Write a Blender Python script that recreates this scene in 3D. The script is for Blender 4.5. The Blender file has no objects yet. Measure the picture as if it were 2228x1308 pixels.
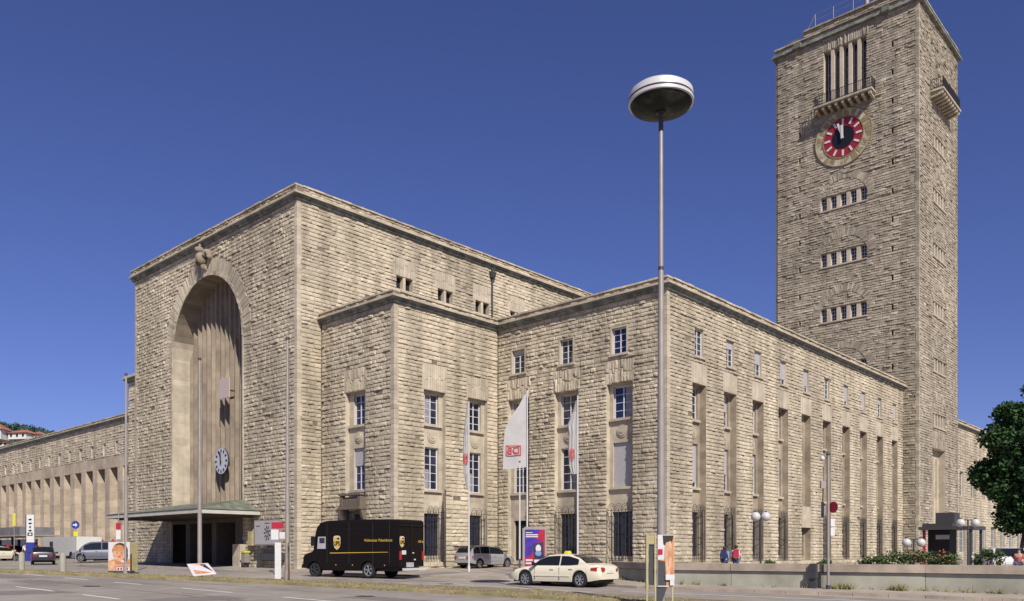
import bpy, math, random
from mathutils import Vector, Matrix
random.seed(7)
R_ = math.radians
sc = bpy.context.scene
COL = sc.collection
# ------------------------------------------------------------------ camera, sky, sun, exposure
TH = R_(42.65)
cam = bpy.data.objects.new('camera', bpy.data.cameras.new('camera')); COL.objects.link(cam)
cam.location = (-42.18, -26.45, 1.6)
cam.rotation_euler = (R_(90), 0, TH - R_(90))
cam.data.sensor_width = 36; cam.data.lens = 1806.44 / 2228 * 36
cam.data.shift_y = (1199.43 - 654) / 2228
cam.data.clip_end = 6000
sc.camera = cam
w = bpy.data.worlds.new('World'); sc.world = w; w.use_nodes = True
nt = w.node_tree; nt.nodes.clear()
sky = nt.nodes.new('ShaderNodeTexSky'); sky.sky_type = 'NISHITA'; sky.sun_disc = False
SUN = Vector((-1, -1.85, 1.85)).normalized()
sky.sun_elevation = math.asin(SUN.z); sky.sun_rotation = math.atan2(SUN.x, SUN.y)
sky.altitude = 600; sky.air_density = 1.0; sky.dust_density = 0.5; sky.ozone_density = 5.0
hs = nt.nodes.new('ShaderNodeMix'); hs.data_type = 'RGBA'; hs.blend_type = 'MULTIPLY'
hs.inputs[0].default_value = 1; hs.inputs[7].default_value = (0.88, 0.80, 1.22, 1)
bg = nt.nodes.new('ShaderNodeBackground'); bg.inputs[1].default_value = 0.07
wo = nt.nodes.new('ShaderNodeOutputWorld')
nt.links.new(sky.outputs[0], hs.inputs[6]); nt.links.new(hs.outputs[2], bg.inputs[0]); nt.links.new(bg.outputs[0], wo.inputs[0])
sl = bpy.data.lights.new('sun', 'SUN'); sl.energy = 4.9; sl.angle = R_(0.5); sl.color = (1, 0.95, 0.87)
so = bpy.data.objects.new('sun', sl); COL.objects.link(so); so.rotation_euler = (-SUN).to_track_quat('-Z', 'Y').to_euler()
sc.view_settings.view_transform = 'Standard'; sc.view_settings.look = 'None'
sc.view_settings.exposure = 0.13; sc.view_settings.gamma = 1
sc.cycles.max_bounces = 5; sc.cycles.diffuse_bounces = 2

# ------------------------------------------------------------------ materials
def rgba(c): return (c[0], c[1], c[2], 1)
def mat(name, col, rough=.6, metal=0, noise=0, nscale=4, bump=0, bscale=20, spec=.4, stain=0, tone=0, emit=0, stscale=.35, coat=0, two=None, streak=0):
    m = bpy.data.materials.new(name); m.use_nodes = True
    t = m.node_tree; b = t.nodes['Principled BSDF']
    b.inputs['Roughness'].default_value = rough; b.inputs['Metallic'].default_value = metal
    b.inputs['Specular IOR Level'].default_value = spec
    if coat: b.inputs['Coat Weight'].default_value = coat; b.inputs['Coat Roughness'].default_value = .05
    b.inputs['Base Color'].default_value = rgba(col)
    src = None
    tc = t.nodes.new('ShaderNodeTexCoord')
    def col_in():
        if src is None:
            r = t.nodes.new('ShaderNodeRGB'); r.outputs[0].default_value = rgba(col); return r.outputs[0]
        return src
    def mulfac(val):     # multiply colour by a scalar socket
        x = t.nodes.new('ShaderNodeVectorMath'); x.operation = 'SCALE'
        t.links.new(col_in(), x.inputs[0]); t.links.new(val, x.inputs[3]); return x.outputs[0]
    def rng(sock, a, b2, lo=0, hi=1):
        r = t.nodes.new('ShaderNodeMapRange'); t.links.new(sock, r.inputs[0])
        r.inputs[1].default_value = lo; r.inputs[2].default_value = hi
        r.inputs[3].default_value = a; r.inputs[4].default_value = b2; return r.outputs[0]
    def nz(scale, detail=4):
        n = t.nodes.new('ShaderNodeTexNoise'); n.inputs['Scale'].default_value = scale; n.inputs['Detail'].default_value = detail
        t.links.new(tc.outputs['Object'], n.inputs['Vector']); return n.outputs[0]
    if two:
        mx = t.nodes.new('ShaderNodeMix'); mx.data_type = 'RGBA'
        mx.inputs[6].default_value = rgba(col); mx.inputs[7].default_value = rgba(two)
        if tone:
            a = t.nodes.new('ShaderNodeAttribute'); a.attribute_name = 'hue'; t.links.new(a.outputs['Fac'], mx.inputs[0])
        else:
            t.links.new(rng(nz(nscale * .6), 0, 1, .42, .6), mx.inputs[0])
        src = mx.outputs[2]
    if tone:
        a = t.nodes.new('ShaderNodeAttribute'); a.attribute_name = 'tone'
        src = mulfac(rng(a.outputs['Fac'], 1 - tone, 1 + tone))
    if noise: src = mulfac(rng(nz(nscale), 1 - noise, 1 + noise, .3, .7))
    if stain: src = mulfac(rng(nz(stscale, 6), 1 - stain, 1 + stain * .4, .35, .62))
    if streak:
        mp = t.nodes.new('ShaderNodeMapping'); mp.inputs['Scale'].default_value = (1.1, 1.1, .07); t.links.new(tc.outputs['Object'], mp.inputs[0])
        sn = t.nodes.new('ShaderNodeTexNoise'); sn.inputs['Scale'].default_value = 1.0; sn.inputs['Detail'].default_value = 5; t.links.new(mp.outputs[0], sn.inputs['Vector'])
        src = mulfac(rng(sn.outputs[0], 1 - streak, 1 + streak * .3, .36, .56))
    if src is not None: t.links.new(src, b.inputs['Base Color'])
    if bump:
        bn = t.nodes.new('ShaderNodeBump'); bn.inputs['Strength'].default_value = bump; bn.inputs['Distance'].default_value = .05
        t.links.new(nz(bscale, 6), bn.inputs['Height']); t.links.new(bn.outputs[0], b.inputs['Normal'])
    if emit: b.inputs['Emission Color'].default_value = rgba(col); b.inputs['Emission Strength'].default_value = emit
    return m
M = {}
M['rough'] = mat('limestone_rough', (.475, .405, .29), .9, noise=.10, nscale=3, bump=.4, bscale=9, spec=.15, stain=.20, tone=.17, two=(.54, .46, .34), stscale=.2, streak=.22)
M['joint'] = mat('limestone_joint_shaded', (.21, .17, .125), .95, noise=.2, nscale=6, spec=.1, stain=.15)  # joints darkened beyond the mortar to paint shadow dashes under the stones
M['recess'] = mat('recess_stone_shaded', (.34, .28, .205), .85, noise=.12, nscale=2, bump=.12, bscale=25, spec=.15, stain=.2, tone=.12, stscale=.5)  # brown dirty stone, darkened further to put recess shade into the colour
M['niche'] = mat('niche_stone_shaded', (.29, .235, .175), .85, noise=.14, nscale=1.6, bump=.1, bscale=25, spec=.15, stain=.2, tone=.16, stscale=.5)  # shade of the arch niche and soffit is put into this darker colour
M['smooth'] = mat('limestone_smooth', (.49, .42, .315), .85, noise=.10, nscale=2.2, bump=.15, bscale=25, spec=.15, stain=.15, tone=.10, stscale=.5, streak=.14)
M['towerrough'] = mat('tower_limestone', (.335, .285, .21), .9, noise=.12, nscale=3, bump=.4, bscale=10, spec=.15, stain=.18, tone=.24, two=(.46, .40, .31), stscale=.12, streak=.20)
M['towerjoint'] = mat('tower_joint', (.16, .13, .10), .95, noise=.15, nscale=6, spec=.1)
M['colonn'] = mat('colonnade_stone', (.46, .375, .275), .88, noise=.12, nscale=1.5, bump=.12, bscale=20, spec=.15, stain=.2, tone=.12, stscale=.4)
M['copper'] = mat('weathered_copper', (.15, .155, .13), .7, noise=.25, nscale=3, two=(.26, .27, .23))
M['copper2'] = mat('canopy_copper', (.125, .14, .105), .65, noise=.3, nscale=2.5, two=(.17, .17, .125))
M['white'] = mat('white_paint', (.62, .61, .58), .5, noise=.05)
M['cream'] = mat('cream_fascia', (.50, .47, .40), .6, noise=.1, nscale=1)
M['glass'] = mat('window_glass', (.018, .022, .045), .08, spec=.8, noise=.5, nscale=.7)
M['glassblue'] = mat('window_glass_tinted', (.012, .018, .07), .1, spec=.7)
M['curtain'] = mat('net_curtain', (.26, .26, .29), .8, noise=.2, nscale=5)
M['shutter'] = mat('roller_shutter', (.42, .40, .40), .6, noise=.05)
M['iron'] = mat('wrought_iron', (.03, .028, .03), .5, spec=.4)
M['dark'] = mat('dark_interior', (.012, .012, .014), .7)
M['shaded_stone'] = mat('portal_stone_shaded', (.11, .09, .07), .85, noise=.15, nscale=2)  # shade under the canopy painted into the colour, along with dirt
M['gold'] = mat('gilded_stone', (.27, .21, .10), .6, noise=.15, nscale=3)
M['red'] = mat('dial_red', (.30, .018, .03), .5)
M['black'] = mat('black_paint', (.012, .012, .014), .4)
M['face'] = mat('clock_face_white', (.50, .51, .54), .5)
M['pink'] = mat('pale_pink_panel', (.52, .415, .375), .6)
M['asphalt'] = mat('asphalt', (.30, .262, .22), .92, noise=.12, nscale=1.2, bump=.25, bscale=60, spec=.2, stain=.22, stscale=.14)
M['asphalt2'] = mat('forecourt_asphalt', (.335, .29, .24), .92, noise=.12, nscale=.9, bump=.25, bscale=50, spec=.2, stain=.2, stscale=.2)
M['patch'] = mat('asphalt_patch', (.20, .175, .155), .9, noise=.1, nscale=2, bump=.25, bscale=50)
M['tar'] = mat('tar_seam', (.09, .08, .075), .8)
M['pave'] = mat('concrete_pavement', (.36, .31, .255), .9, noise=.1, nscale=2, bump=.2, bscale=30, stain=.2)
M['kerb'] = mat('mossy_kerb', (.34, .27, .145), .9, noise=.2, nscale=2, stain=.2, stscale=.8, two=(.27, .24, .11))
M['soil'] = mat('dry_soil', (.22, .165, .11), .95, noise=.25, nscale=2.5, bump=.6, bscale=14, stain=.2, stscale=.7)
M['line'] = mat('road_paint', (.70, .68, .66), .7, noise=.10, nscale=6)
M['liney'] = mat('yellow_road_paint', (.55, .46, .20), .7, noise=.2, nscale=5)
M['conc'] = mat('wall_concrete', (.36, .345, .27), .9, noise=.1, nscale=1.2, bump=.15, bscale=20, stain=.2, stscale=.7)
M['coping'] = mat('coping_stone', (.40, .325, .245), .88, noise=.14, nscale=2, bump=.2, bscale=25, stain=.25, stscale=.6)
M['steel'] = mat('galvanised_steel', (.33, .29, .255), .5, metal=.25, noise=.12, nscale=2)
M['steeld'] = mat('dark_steel', (.07, .068, .07), .5, metal=.3)
M['alu'] = mat('white_aluminium', (.60, .58, .56), .4, metal=.1)
M['lampglass'] = mat('smoked_lamp_glass', (.012, .014, .012), .45, spec=.12, noise=.6, nscale=2.2, two=(.05, .055, .045))
M['globe'] = mat('opal_globe', (.54, .53, .49), .25, spec=.5)
M['taxi'] = mat('ivory_car_paint', (.74, .675, .51), .28, spec=.5, coat=.5)
M['silver'] = mat('silver_car_paint', (.44, .43, .44), .3, metal=.5, coat=.4)
M['brown'] = mat('dark_brown_van_paint', (.008, .005, .004), .5, spec=.2)
M['carglass'] = mat('car_glass', (.012, .014, .016), .05, spec=.5)
M['tyre'] = mat('tyre_rubber', (.016, .016, .017), .85)
M['rim'] = mat('alloy_rim', (.55, .55, .57), .3, metal=.7)
M['redlamp'] = mat('red_lamp_glass', (.35, .02, .025), .2)
M['yellow'] = mat('yellow_plastic', (.62, .58, .03), .4)
M['ygold'] = mat('yellow_lettering', (.66, .42, .06), .5)
M['blue'] = mat('sign_blue', (.03, .04, .25), .45)
M['nored'] = mat('sign_red', (.42, .015, .05), .45)
M['orange'] = mat('poster_orange', (.50, .21, .08), .6, noise=.25, nscale=3)
M['skinp'] = mat('poster_peach', (.60, .36, .22), .6, noise=.25, nscale=4, two=(.48, .24, .12))
M['posterw'] = mat('poster_white', (.58, .54, .54), .6, noise=.06, nscale=2)
M['violet'] = mat('poster_violet', (.06, .03, .26), .35, noise=.35, nscale=2)
M['pred'] = mat('poster_red', (.38, .02, .04), .35, noise=.15, nscale=2)
M['wood'] = mat('yellowed_timber', (.40, .345, .17), .7, noise=.15, nscale=3)
M['flag'] = mat('flag_cloth', (.43, .41, .39), .8, noise=.08, nscale=1.5)
M['flagred'] = mat('flag_red', (.50, .06, .06), .7)
M['skin'] = mat('skin', (.50, .30, .20), .6)
M['hair'] = mat('dark_hair', (.035, .025, .02), .7)
M['leaf'] = mat('tree_leaf', (.02, .048, .016), .6, spec=.2, tone=.5, two=(.04, .09, .025))
M['leafd'] = mat('shrub_leaf', (.045, .09, .028), .6, spec=.25, tone=.45, two=(.09, .13, .04))
M['bark'] = mat('tree_bark', (.055, .043, .032), .9, noise=.3, nscale=4)
M['grass'] = mat('dry_grass', (.21, .22, .07), .8, tone=.4, two=(.33, .27, .12))
M['hill'] = mat('wooded_hill', (.05, .085, .05), .9, noise=.3, nscale=.05)
M['leafh'] = mat('hill_leaf', (.045, .085, .055), .8, tone=.4, two=(.07, .12, .08))
M['tile'] = mat('clay_tile', (.33, .13, .085), .8, noise=.15, nscale=.6)
M['plaster'] = mat('white_plaster', (.66, .62, .56), .8, noise=.05)
M['greyrf'] = mat('grey_roofing', (.16, .15, .15), .7, noise=.2, nscale=1)
M['dgreen'] = mat('dark_green_car_paint', (.015, .035, .035), .3, coat=.5)
M['dblack'] = mat('black_car_paint', (.02, .02, .025), .3, coat=.5)
M['dblue'] = mat('dark_blue_car_paint', (.03, .035, .07), .3, coat=.5)
M['dgrey'] = mat('grey_car_paint', (.12, .13, .16), .35, coat=.4)
M['carred'] = mat('red_car_paint', (.45, .03, .03), .3, coat=.4)
M['shirtw'] = mat('shirt_white', (.68, .66, .62), .8); M['shirtb'] = mat('shirt_blue', (.16, .25, .45), .8)
M['shirtr'] = mat('shirt_red', (.45, .10, .09), .8); M['jeans'] = mat('denim', (.07, .09, .16), .85)
M['flower'] = mat('red_flower', (.55, .10, .05), .7)

# ------------------------------------------------------------------ mesh builder
class MB:
    def __init__(s): s.v = []; s.f = []; s.m = []; s.t = []; s.h = []; s.mats = []
    def mi(s, m):
        if m not in s.mats: s.mats.append(m)
        return s.mats.index(m)
    def face(s, idx, m, tone=.5, hue=.5): s.f.append(idx); s.m.append(s.mi(m)); s.t.append(tone); s.h.append(hue)
    def poly(s, pts, m, tone=.5, hue=.5):
        n = len(s.v); s.v.extend([tuple(p) for p in pts]); s.face(tuple(range(n, n + len(pts))), m, tone, hue)
    def hexa(s, c, m, tone=.5, hue=.5):   # 8 corners: bottom 4 ccw, top 4
        n = len(s.v); s.v.extend([tuple(p) for p in c])
        for q in ((3, 2, 1, 0), (4, 5, 6, 7), (0, 1, 5, 4), (1, 2, 6, 5), (2, 3, 7, 6), (3, 0, 4, 7)):
            s.face(tuple(n + i for i in q), m, tone, hue)
    def box(s, x0, x1, y0, y1, z0, z1, m, tone=.5, hue=.5):
        s.hexa([(x0, y0, z0), (x1, y0, z0), (x1, y1, z0), (x0, y1, z0), (x0, y0, z1), (x1, y0, z1), (x1, y1, z1), (x0, y1, z1)], m, tone, hue)
    def fbox(s, P, a0, a1, z0, z1, d0, d1, m, tone=.5, hue=.5):   # box in a wall frame
        s.hexa([P(a0, z0, d0), P(a1, z0, d0), P(a1, z0, d1), P(a0, z0, d1), P(a0, z1, d0), P(a1, z1, d0), P(a1, z1, d1), P(a0, z1, d1)], m, tone, hue)
    def tube(s, p0, p1, r0, r1, m, n=10, caps=True):
        p0 = Vector(p0); p1 = Vector(p1); d = (p1 - p0).normalized()
        a = d.orthogonal().normalized(); b = d.cross(a); k = len(s.v)
        for p, r in ((p0, r0), (p1, r1)):
            for i in range(n):
                t = 2 * math.pi * i / n; s.v.append(tuple(p + a * r * math.cos(t) + b * r * math.sin(t)))
        for i in range(n):
            j = (i + 1) % n; s.face((k + i, k + j, k + n + j, k + n + i), m)
        if caps: s.face(tuple(k + i for i in reversed(range(n))), m); s.face(tuple(k + n + i for i in range(n)), m)
    def path(s, pts, r, m, n=6):
        for a, b in zip(pts[:-1], pts[1:]): s.tube(a, b, r, r, m, n)
    def lathe(s, c, prof, m, n=24):      # prof: list of (r,z), about vertical axis
        k = len(s.v)
        for r, z in prof:
            for i in range(n):
                t = 2 * math.pi * i / n; s.v.append((c[0] + r * math.cos(t), c[1] + r * math.sin(t), c[2] + z))
        for j in range(len(prof) - 1):
            for i in range(n):
                i2 = (i + 1) % n; s.face((k + j * n + i, k + j * n + i2, k + (j + 1) * n + i2, k + (j + 1) * n + i), m)
    def sphere(s, c, r, m, n=14, sx=1, sy=1, sz=1):
        pr = [(max(1e-4, r * math.sin(math.pi * i / (n // 2 + 2))), -r * math.cos(math.pi * i / (n // 2 + 2)) * sz) for i in range(n // 2 + 3)]
        s.lathe(c, pr, m, n)
    def build(s, name, parent=None, smooth=None, loc=None):
        me = bpy.data.meshes.new(name)
        off = Vector((0, 0, 0))
        if parent is not None: off = TW[parent.name]
        elif loc is not None: off = Vector(loc)
        me.from_pydata([(x - off.x, y - off.y, z - off.z) for x, y, z in s.v], [], s.f)
        for m in s.mats: me.materials.append(M[m])
        me.polygons.foreach_set('material_index', s.m)
        for nm, arr in (('tone', s.t), ('hue', s.h)):
            a = me.attributes.new(nm, 'FLOAT', 'FACE'); a.data.foreach_set('value', arr)
        if smooth: 
            me.polygons.foreach_set('use_smooth', [True] * len(me.polygons)); me.set_sharp_from_angle(angle=R_(smooth))
        me.validate(); me.update()
        o = bpy.data.objects.new(name, me); COL.objects.link(o)
        if parent is not None: o.parent = parent; TW[o.name] = off
        else: o.location = off; TW[o.name] = off
        return o
TW = {}       # world offset that each object's local coordinates are measured from
def thing(name, label, cat, loc=(0, 0, 0), group=None):
    o = bpy.data.objects.new(name, None); o.empty_display_size = .5; COL.objects.link(o); o.location = loc
    o['label'] = label; o['category'] = cat
    if group: o['group'] = group
    TW[o.name] = Vector(loc); return o
def local(root, rz):      # parts were built in local coordinates about 0; place the root
    root.rotation_euler.z = R_(rz)
def thing_local(name, label, cat, loc, rz=0, group=None):
    o = thing(name, label, cat, loc, group); o.rotation_euler.z = R_(rz); TW[o.name] = Vector((0, 0, 0)); return o
def tag(o, label, cat, group=None, kind=None):
    o['label'] = label; o['category'] = cat
    if group: o['group'] = group
    if kind: o['kind'] = kind
    return o
def struct(o): o['kind'] = 'structure'; return o
def copy_thing(o, loc, rz, label):
    c = o.copy(); COL.objects.link(c); c.location = loc; c.rotation_euler.z = R_(rz); c['label'] = label
    def rec(a, b):
        for ch in list(a.children):
            d = ch.copy(); COL.objects.link(d); d.parent = b; rec(ch, d)
    rec(o, c); return c
def FU(u): return lambda s, z, d: (u - d, s, z)
def FV(v): return lambda s, z, d: (s, v - d, z)
def gz(u, v): return .08 + .011 * min(max(v, -30), 60) + .03 * min(max(u + 14.5, 0), 12)

# ------------------------------------------------------------------ masonry
rnd = random.random
def U(a, b): return a + (b - a) * rnd()
def grid(mb, P, s0, s1, z0, z1, holes, d, m, step=None):
    xs = {s0, s1}; zs = {z0, z1}
    for h in holes:
        xs.update(x for x in h[:2] if s0 < x < s1); zs.update(z for z in h[2:] if z0 < z < z1)
    if step:
        z = z0
        while z < z1 - step * .6: zs.add(z); z += step
    xs = sorted(xs); zs = sorted(zs)
    for a, b in zip(xs[:-1], xs[1:]):
        for c, e in zip(zs[:-1], zs[1:]):
            mx, mz = (a + b) / 2, (c + e) / 2
            if any(h[0] < mx < h[1] and h[2] < mz < h[3] for h in holes): continue
            mb.poly([P(a, c, d), P(b, c, d), P(b, e, d), P(a, e, d)], m, rnd())
def reveal(mb, P, h, d0, d1, m, step=None):
    a, b, c, e = h
    zs = [c]
    while step and zs[-1] + step < e: zs.append(zs[-1] + step)
    zs.append(e)
    for z0, z1 in zip(zs[:-1], zs[1:]):
        mb.poly([P(a, z0, d0), P(a, z0, d1), P(a, z1, d1), P(a, z1, d0)], m, rnd())
        mb.poly([P(b, z0, d0), P(b, z0, d1), P(b, z1, d1), P(b, z1, d0)], m, rnd())
    mb.poly([P(a, c, d0), P(b, c, d0), P(b, c, d1), P(a, c, d1)], m); mb.poly([P(a, e, d0), P(b, e, d0), P(b, e, d1), P(a, e, d1)], m)
def stone(mb, P, a0, a1, b0, b1, p, m, lod, vert=False):
    tone = min(1, max(0, random.gauss(.5, .24) - (.16 if P(0, b0, 0)[2] < 4.5 else 0))); hue = 1 if rnd() < .05 else rnd() * .5
    if rnd() < .25: p *= 1.6
    elif rnd() < .3: p *= .5
    n = len(mb.v)
    if lod == 0:
        q = [p * U(.8, 1.3), p * U(.8, 1.3), p * U(.2, .6), p * U(.2, .6)]
        e = .01
        mb.v.extend([P(a0, b0, 0), P(a1, b0, 0), P(a1, b1, 0), P(a0, b1, 0), P(a0 + U(e, e * 6), b0 + U(e, .05), q[0]), P(a1 - U(e, e * 6), b0 + U(e, .05), q[1]), P(a1 - e, b1 - e, q[2]), P(a0 + e, b1 - e, q[3])])
        for f in ((4, 5, 6, 7), (0, 1, 5, 4), (1, 2, 6, 5), (2, 3, 7, 6), (3, 0, 4, 7)): mb.face(tuple(n + i for i in f), m, tone, hue)
        return
    b0 += U(0, .022); H = b1 - b0; W_ = a1 - a0; ex = min(.12 * W_, .05)
    am = (a0 + a1) / 2 + U(-.2, .2) * W_
    S = [a0 + U(.2, 1) * ex, am, a1 - U(.2, 1) * ex]
    mb.v.extend([P(a0, b0, 0), P(a1, b0, 0), P(a1, b1, 0), P(a0, b1, 0)])
    if vert: prof = [(.06, .7, 1.0), (.5, .8, 1.3), (.92, .6, .9)]
    else: prof = [(.04, .85, 1.25), (.42, .95, 1.25), (.95, .35, .65)]
    for zf, lo, hi in prof:
        for i in range(3):
            k = U(lo, hi) * (1 if i == 1 else U(.5, 1))
            mb.v.append(P(S[i] + U(-.01, .01), b0 + H * min(.96, max(.03, zf + U(-.03, .09))), p * k))
    for f in ((4, 5, 8, 7), (5, 6, 9, 8), (7, 8, 11, 10), (8, 9, 12, 11), (0, 1, 6, 5, 4), (1, 2, 12, 9, 6), (2, 3, 10, 11, 12), (3, 0, 4, 7, 10)):
        mb.face(tuple(n + i for i in f), m, tone, hue)
def stones(mb, P, s0, s1, z0, z1, holes=(), arch=None, h=(.22, .32), L=(.32, .72), p=(.022, .062), m='rough', lod=1):
    br = {z0, z1}
    for q in holes: br.update(z for z in q[2:] if z0 < z < z1)
    br = sorted(br); zl = []
    for a, b in zip(br[:-1], br[1:]):
        if b - a < .12: zl.append((a, b)); continue
        n = max(1, round((b - a) / (sum(h) / 2))); ws = [U(h[0], h[1]) for _ in range(n)]; t = sum(ws); z = a
        for q in ws: z2 = z + q * (b - a) / t; zl.append((z, z2)); z = z2
    for a, b in zl:
        mz = (a + b) / 2
        cuts = [(q[0], q[1]) for q in holes if q[2] < mz < q[3]]
        if arch:
            ac, az, ar, aj = arch
            if mz < az: cuts.append((ac - aj, ac + aj))
            elif a < az + ar: hc = math.sqrt(max(0, ar * ar - max(0, a - az) ** 2)); cuts.append((ac - hc, ac + hc))
        x = s0; iv = []
        for c, e in sorted(cuts):
            if c > x: iv.append((x, min(c, s1)))
            x = max(x, e)
        if x < s1: iv.append((x, s1))
        for c, e in iv:
            if e - c < .05: continue
            x = c
            while x < e - .01:
                l = U(*L) * (b - a) / (sum(h) / 2) if (b - a) > .2 else U(*L)
                l = max(.25, l)
                if e - (x + l) < L[0] * .6: l = e - x
                x2 = min(e, x + l)
                if rnd() > .003: stone(mb, P, x + .006, x2 - .006, a + .008, b - .008, U(*p), m, lod)
                x = x2
def vstones(mb, P, s0, s1, z0, z1, m='rough', p=(.03, .08), fan=.12, w=(.16, .26), rows=2):   # flat arch of upright stones
    x = s0; c = (s0 + s1) / 2
    while x < s1 - .05:
        x2 = min(s1, x + U(*w))
        if s1 - x2 < .1: x2 = s1
        zc = [z0, z1] if rows == 1 else [z0, U(z0 + (z1 - z0) * .35, z0 + (z1 - z0) * .65), z1]
        for a, b in zip(zc[:-1], zc[1:]): stone(mb, P, x + .006, x2 - .006, a + .006, b - .006, U(*p), m, 1, True)
        x = x2
def ring(mb, P, sc_, zc, r0, r1, a0, a1, m, step=.3, p=(.03, .07), gap=.012):
    n = max(3, int((a1 - a0) * (r0 + r1) / 2 / step)); da = (a1 - a0) / n
    for i in range(n):
        t0 = a0 + i * da + gap / r0; t1 = a0 + (i + 1) * da - gap / r0; q = U(*p); tn = rnd(); hu = rnd()
        rr = r1 + U(-.12, .12)
        pts = [(r0, t0), (rr, t0), (rr, t1), (r0, t1)]
        lo = [P(sc_ + r * math.cos(t), zc + r * math.sin(t), 0) for r, t in pts]
        hi = [P(sc_ + r * math.cos(t), zc + r * math.sin(t), q * U(.7, 1.2)) for r, t in pts]
        mb.hexa(lo + hi, m, tn, hu)
def quoin(mb, x, y, z0, z1, wd=.24, pr=.05, m='smooth', ix=1, iy=1):   # smooth drafted corner at (x,y), walls run +ix*u and +iy*v
    z = z0
    while z < z1 - .1:
        h = min(U(.26, .36), z1 - z); k = wd + U(0, .12); k2 = wd + U(0, .12); q = pr * U(.8, 1.1)
        mb.box(*sorted((x - q * ix, x + k * ix)), *sorted((y - q * iy, y + k2 * iy)), z + .005, z + h - .005, m, rnd())
        z += h
def window(root, P, s0, s1, z0, z1, d, nx=2, nz=4, shutter=0, fr=.07, glass='glass', bar='white', name='window', th=.05, mul=.07):
    f = MB()
    f.fbox(P, s0, s0 + fr, z0, z1, d, d + th, bar); f.fbox(P, s1 - fr, s1, z0, z1, d, d + th, bar)
    f.fbox(P, s0 + fr, s1 - fr, z0, z0 + fr, d, d + th, bar); f.fbox(P, s0 + fr, s1 - fr, z1 - fr, z1, d, d + th, bar)
    for i in range(1, nx):
        x = s0 + (s1 - s0) * i / nx; f.fbox(P, x - mul / 2, x + mul / 2, z0 + fr, z1 - fr, d + .002, d + th * .9, bar)
    for j in range(1, nz):
        z = z0 + (z1 - z0) * j / nz; f.fbox(P, s0 + fr, s1 - fr, z - .017, z + .017, d + .004, d + th * .7, bar)
    o = f.build(name, root)
    g = MB(); g.fbox(P, s0 + .01, s1 - .01, z0 + .01, z1 - .01, d - .06, d + .008 + .002 * rnd(), glass); g.build('pane', o)
    if bar == 'white' and not shutter and (s1 - s0) > .9 and rnd() < .45:
        k = MB(); w2 = (s1 - s0) * U(.2, .5); zt2 = z0 + (z1 - z0) * (1 if rnd() < .6 else .5)
        k.fbox(P, s0 + .05, s0 + w2, z0 + .05, zt2 - .05, d + .011, d + .014, 'curtain'); k.build('curtain', o)
    if shutter:
        zz = z1 - (z1 - z0) * shutter; k = MB(); z = zz
        while z < z1 - .03: k.fbox(P, s0 + .03, s1 - .03, z, min(z1, z + .075), d + .055, d + .075, 'shutter'); z += .08
        k.build('shutter', o)
    return o
def grille(root, P, s0, s1, z0, z1, d):
    g = MB(); n = 7
    for i in range(n):
        x = s0 + (s1 - s0) * i / (n - 1); g.tube(P(x, z0, d), P(x, z1, d), .022, .022, 'iron', 5)
    for z in (z0 + .1, z0 + .75, z0 + 1.4, z1 - .5, z1 - .12): g.fbox(P, s0, s1, z - .015, z + .015, d - .015, d + .015, 'iron')
    for x in (s0, s1):
        for z in (z0 + .1, z1 - .12, (z0 + z1) / 2): g.tube(P(x, z, d), P(x, z, d - .3), .014, .014, 'iron', 5)
    w_ = (s1 - s0) / 3                        # scrolls on top
    for i in range(3):
        c = s0 + w_ * (i + .5)
        for r in (w_ * .48, w_ * .26):
            pts = [P(c + r * math.cos(t * math.pi / 8), z1 + .02 + r * 1.1 * math.sin(t * math.pi / 8), d) for t in range(-1, 10)]
            g.path(pts, .014, 'iron', 5)
    for k in range(5):
        z = z0 + .35 + k * .6
        if z < z1 - .3:
            for x in (s0 - .05, s0 + .12): g.path([P(x + .08 * math.cos(t), z + .12 * math.sin(t), d + .02) for t in (0, 1, 2, 3, 4, 5, 6.28)], .011, 'iron', 4)
    g.build('window_grille', root)
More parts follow.
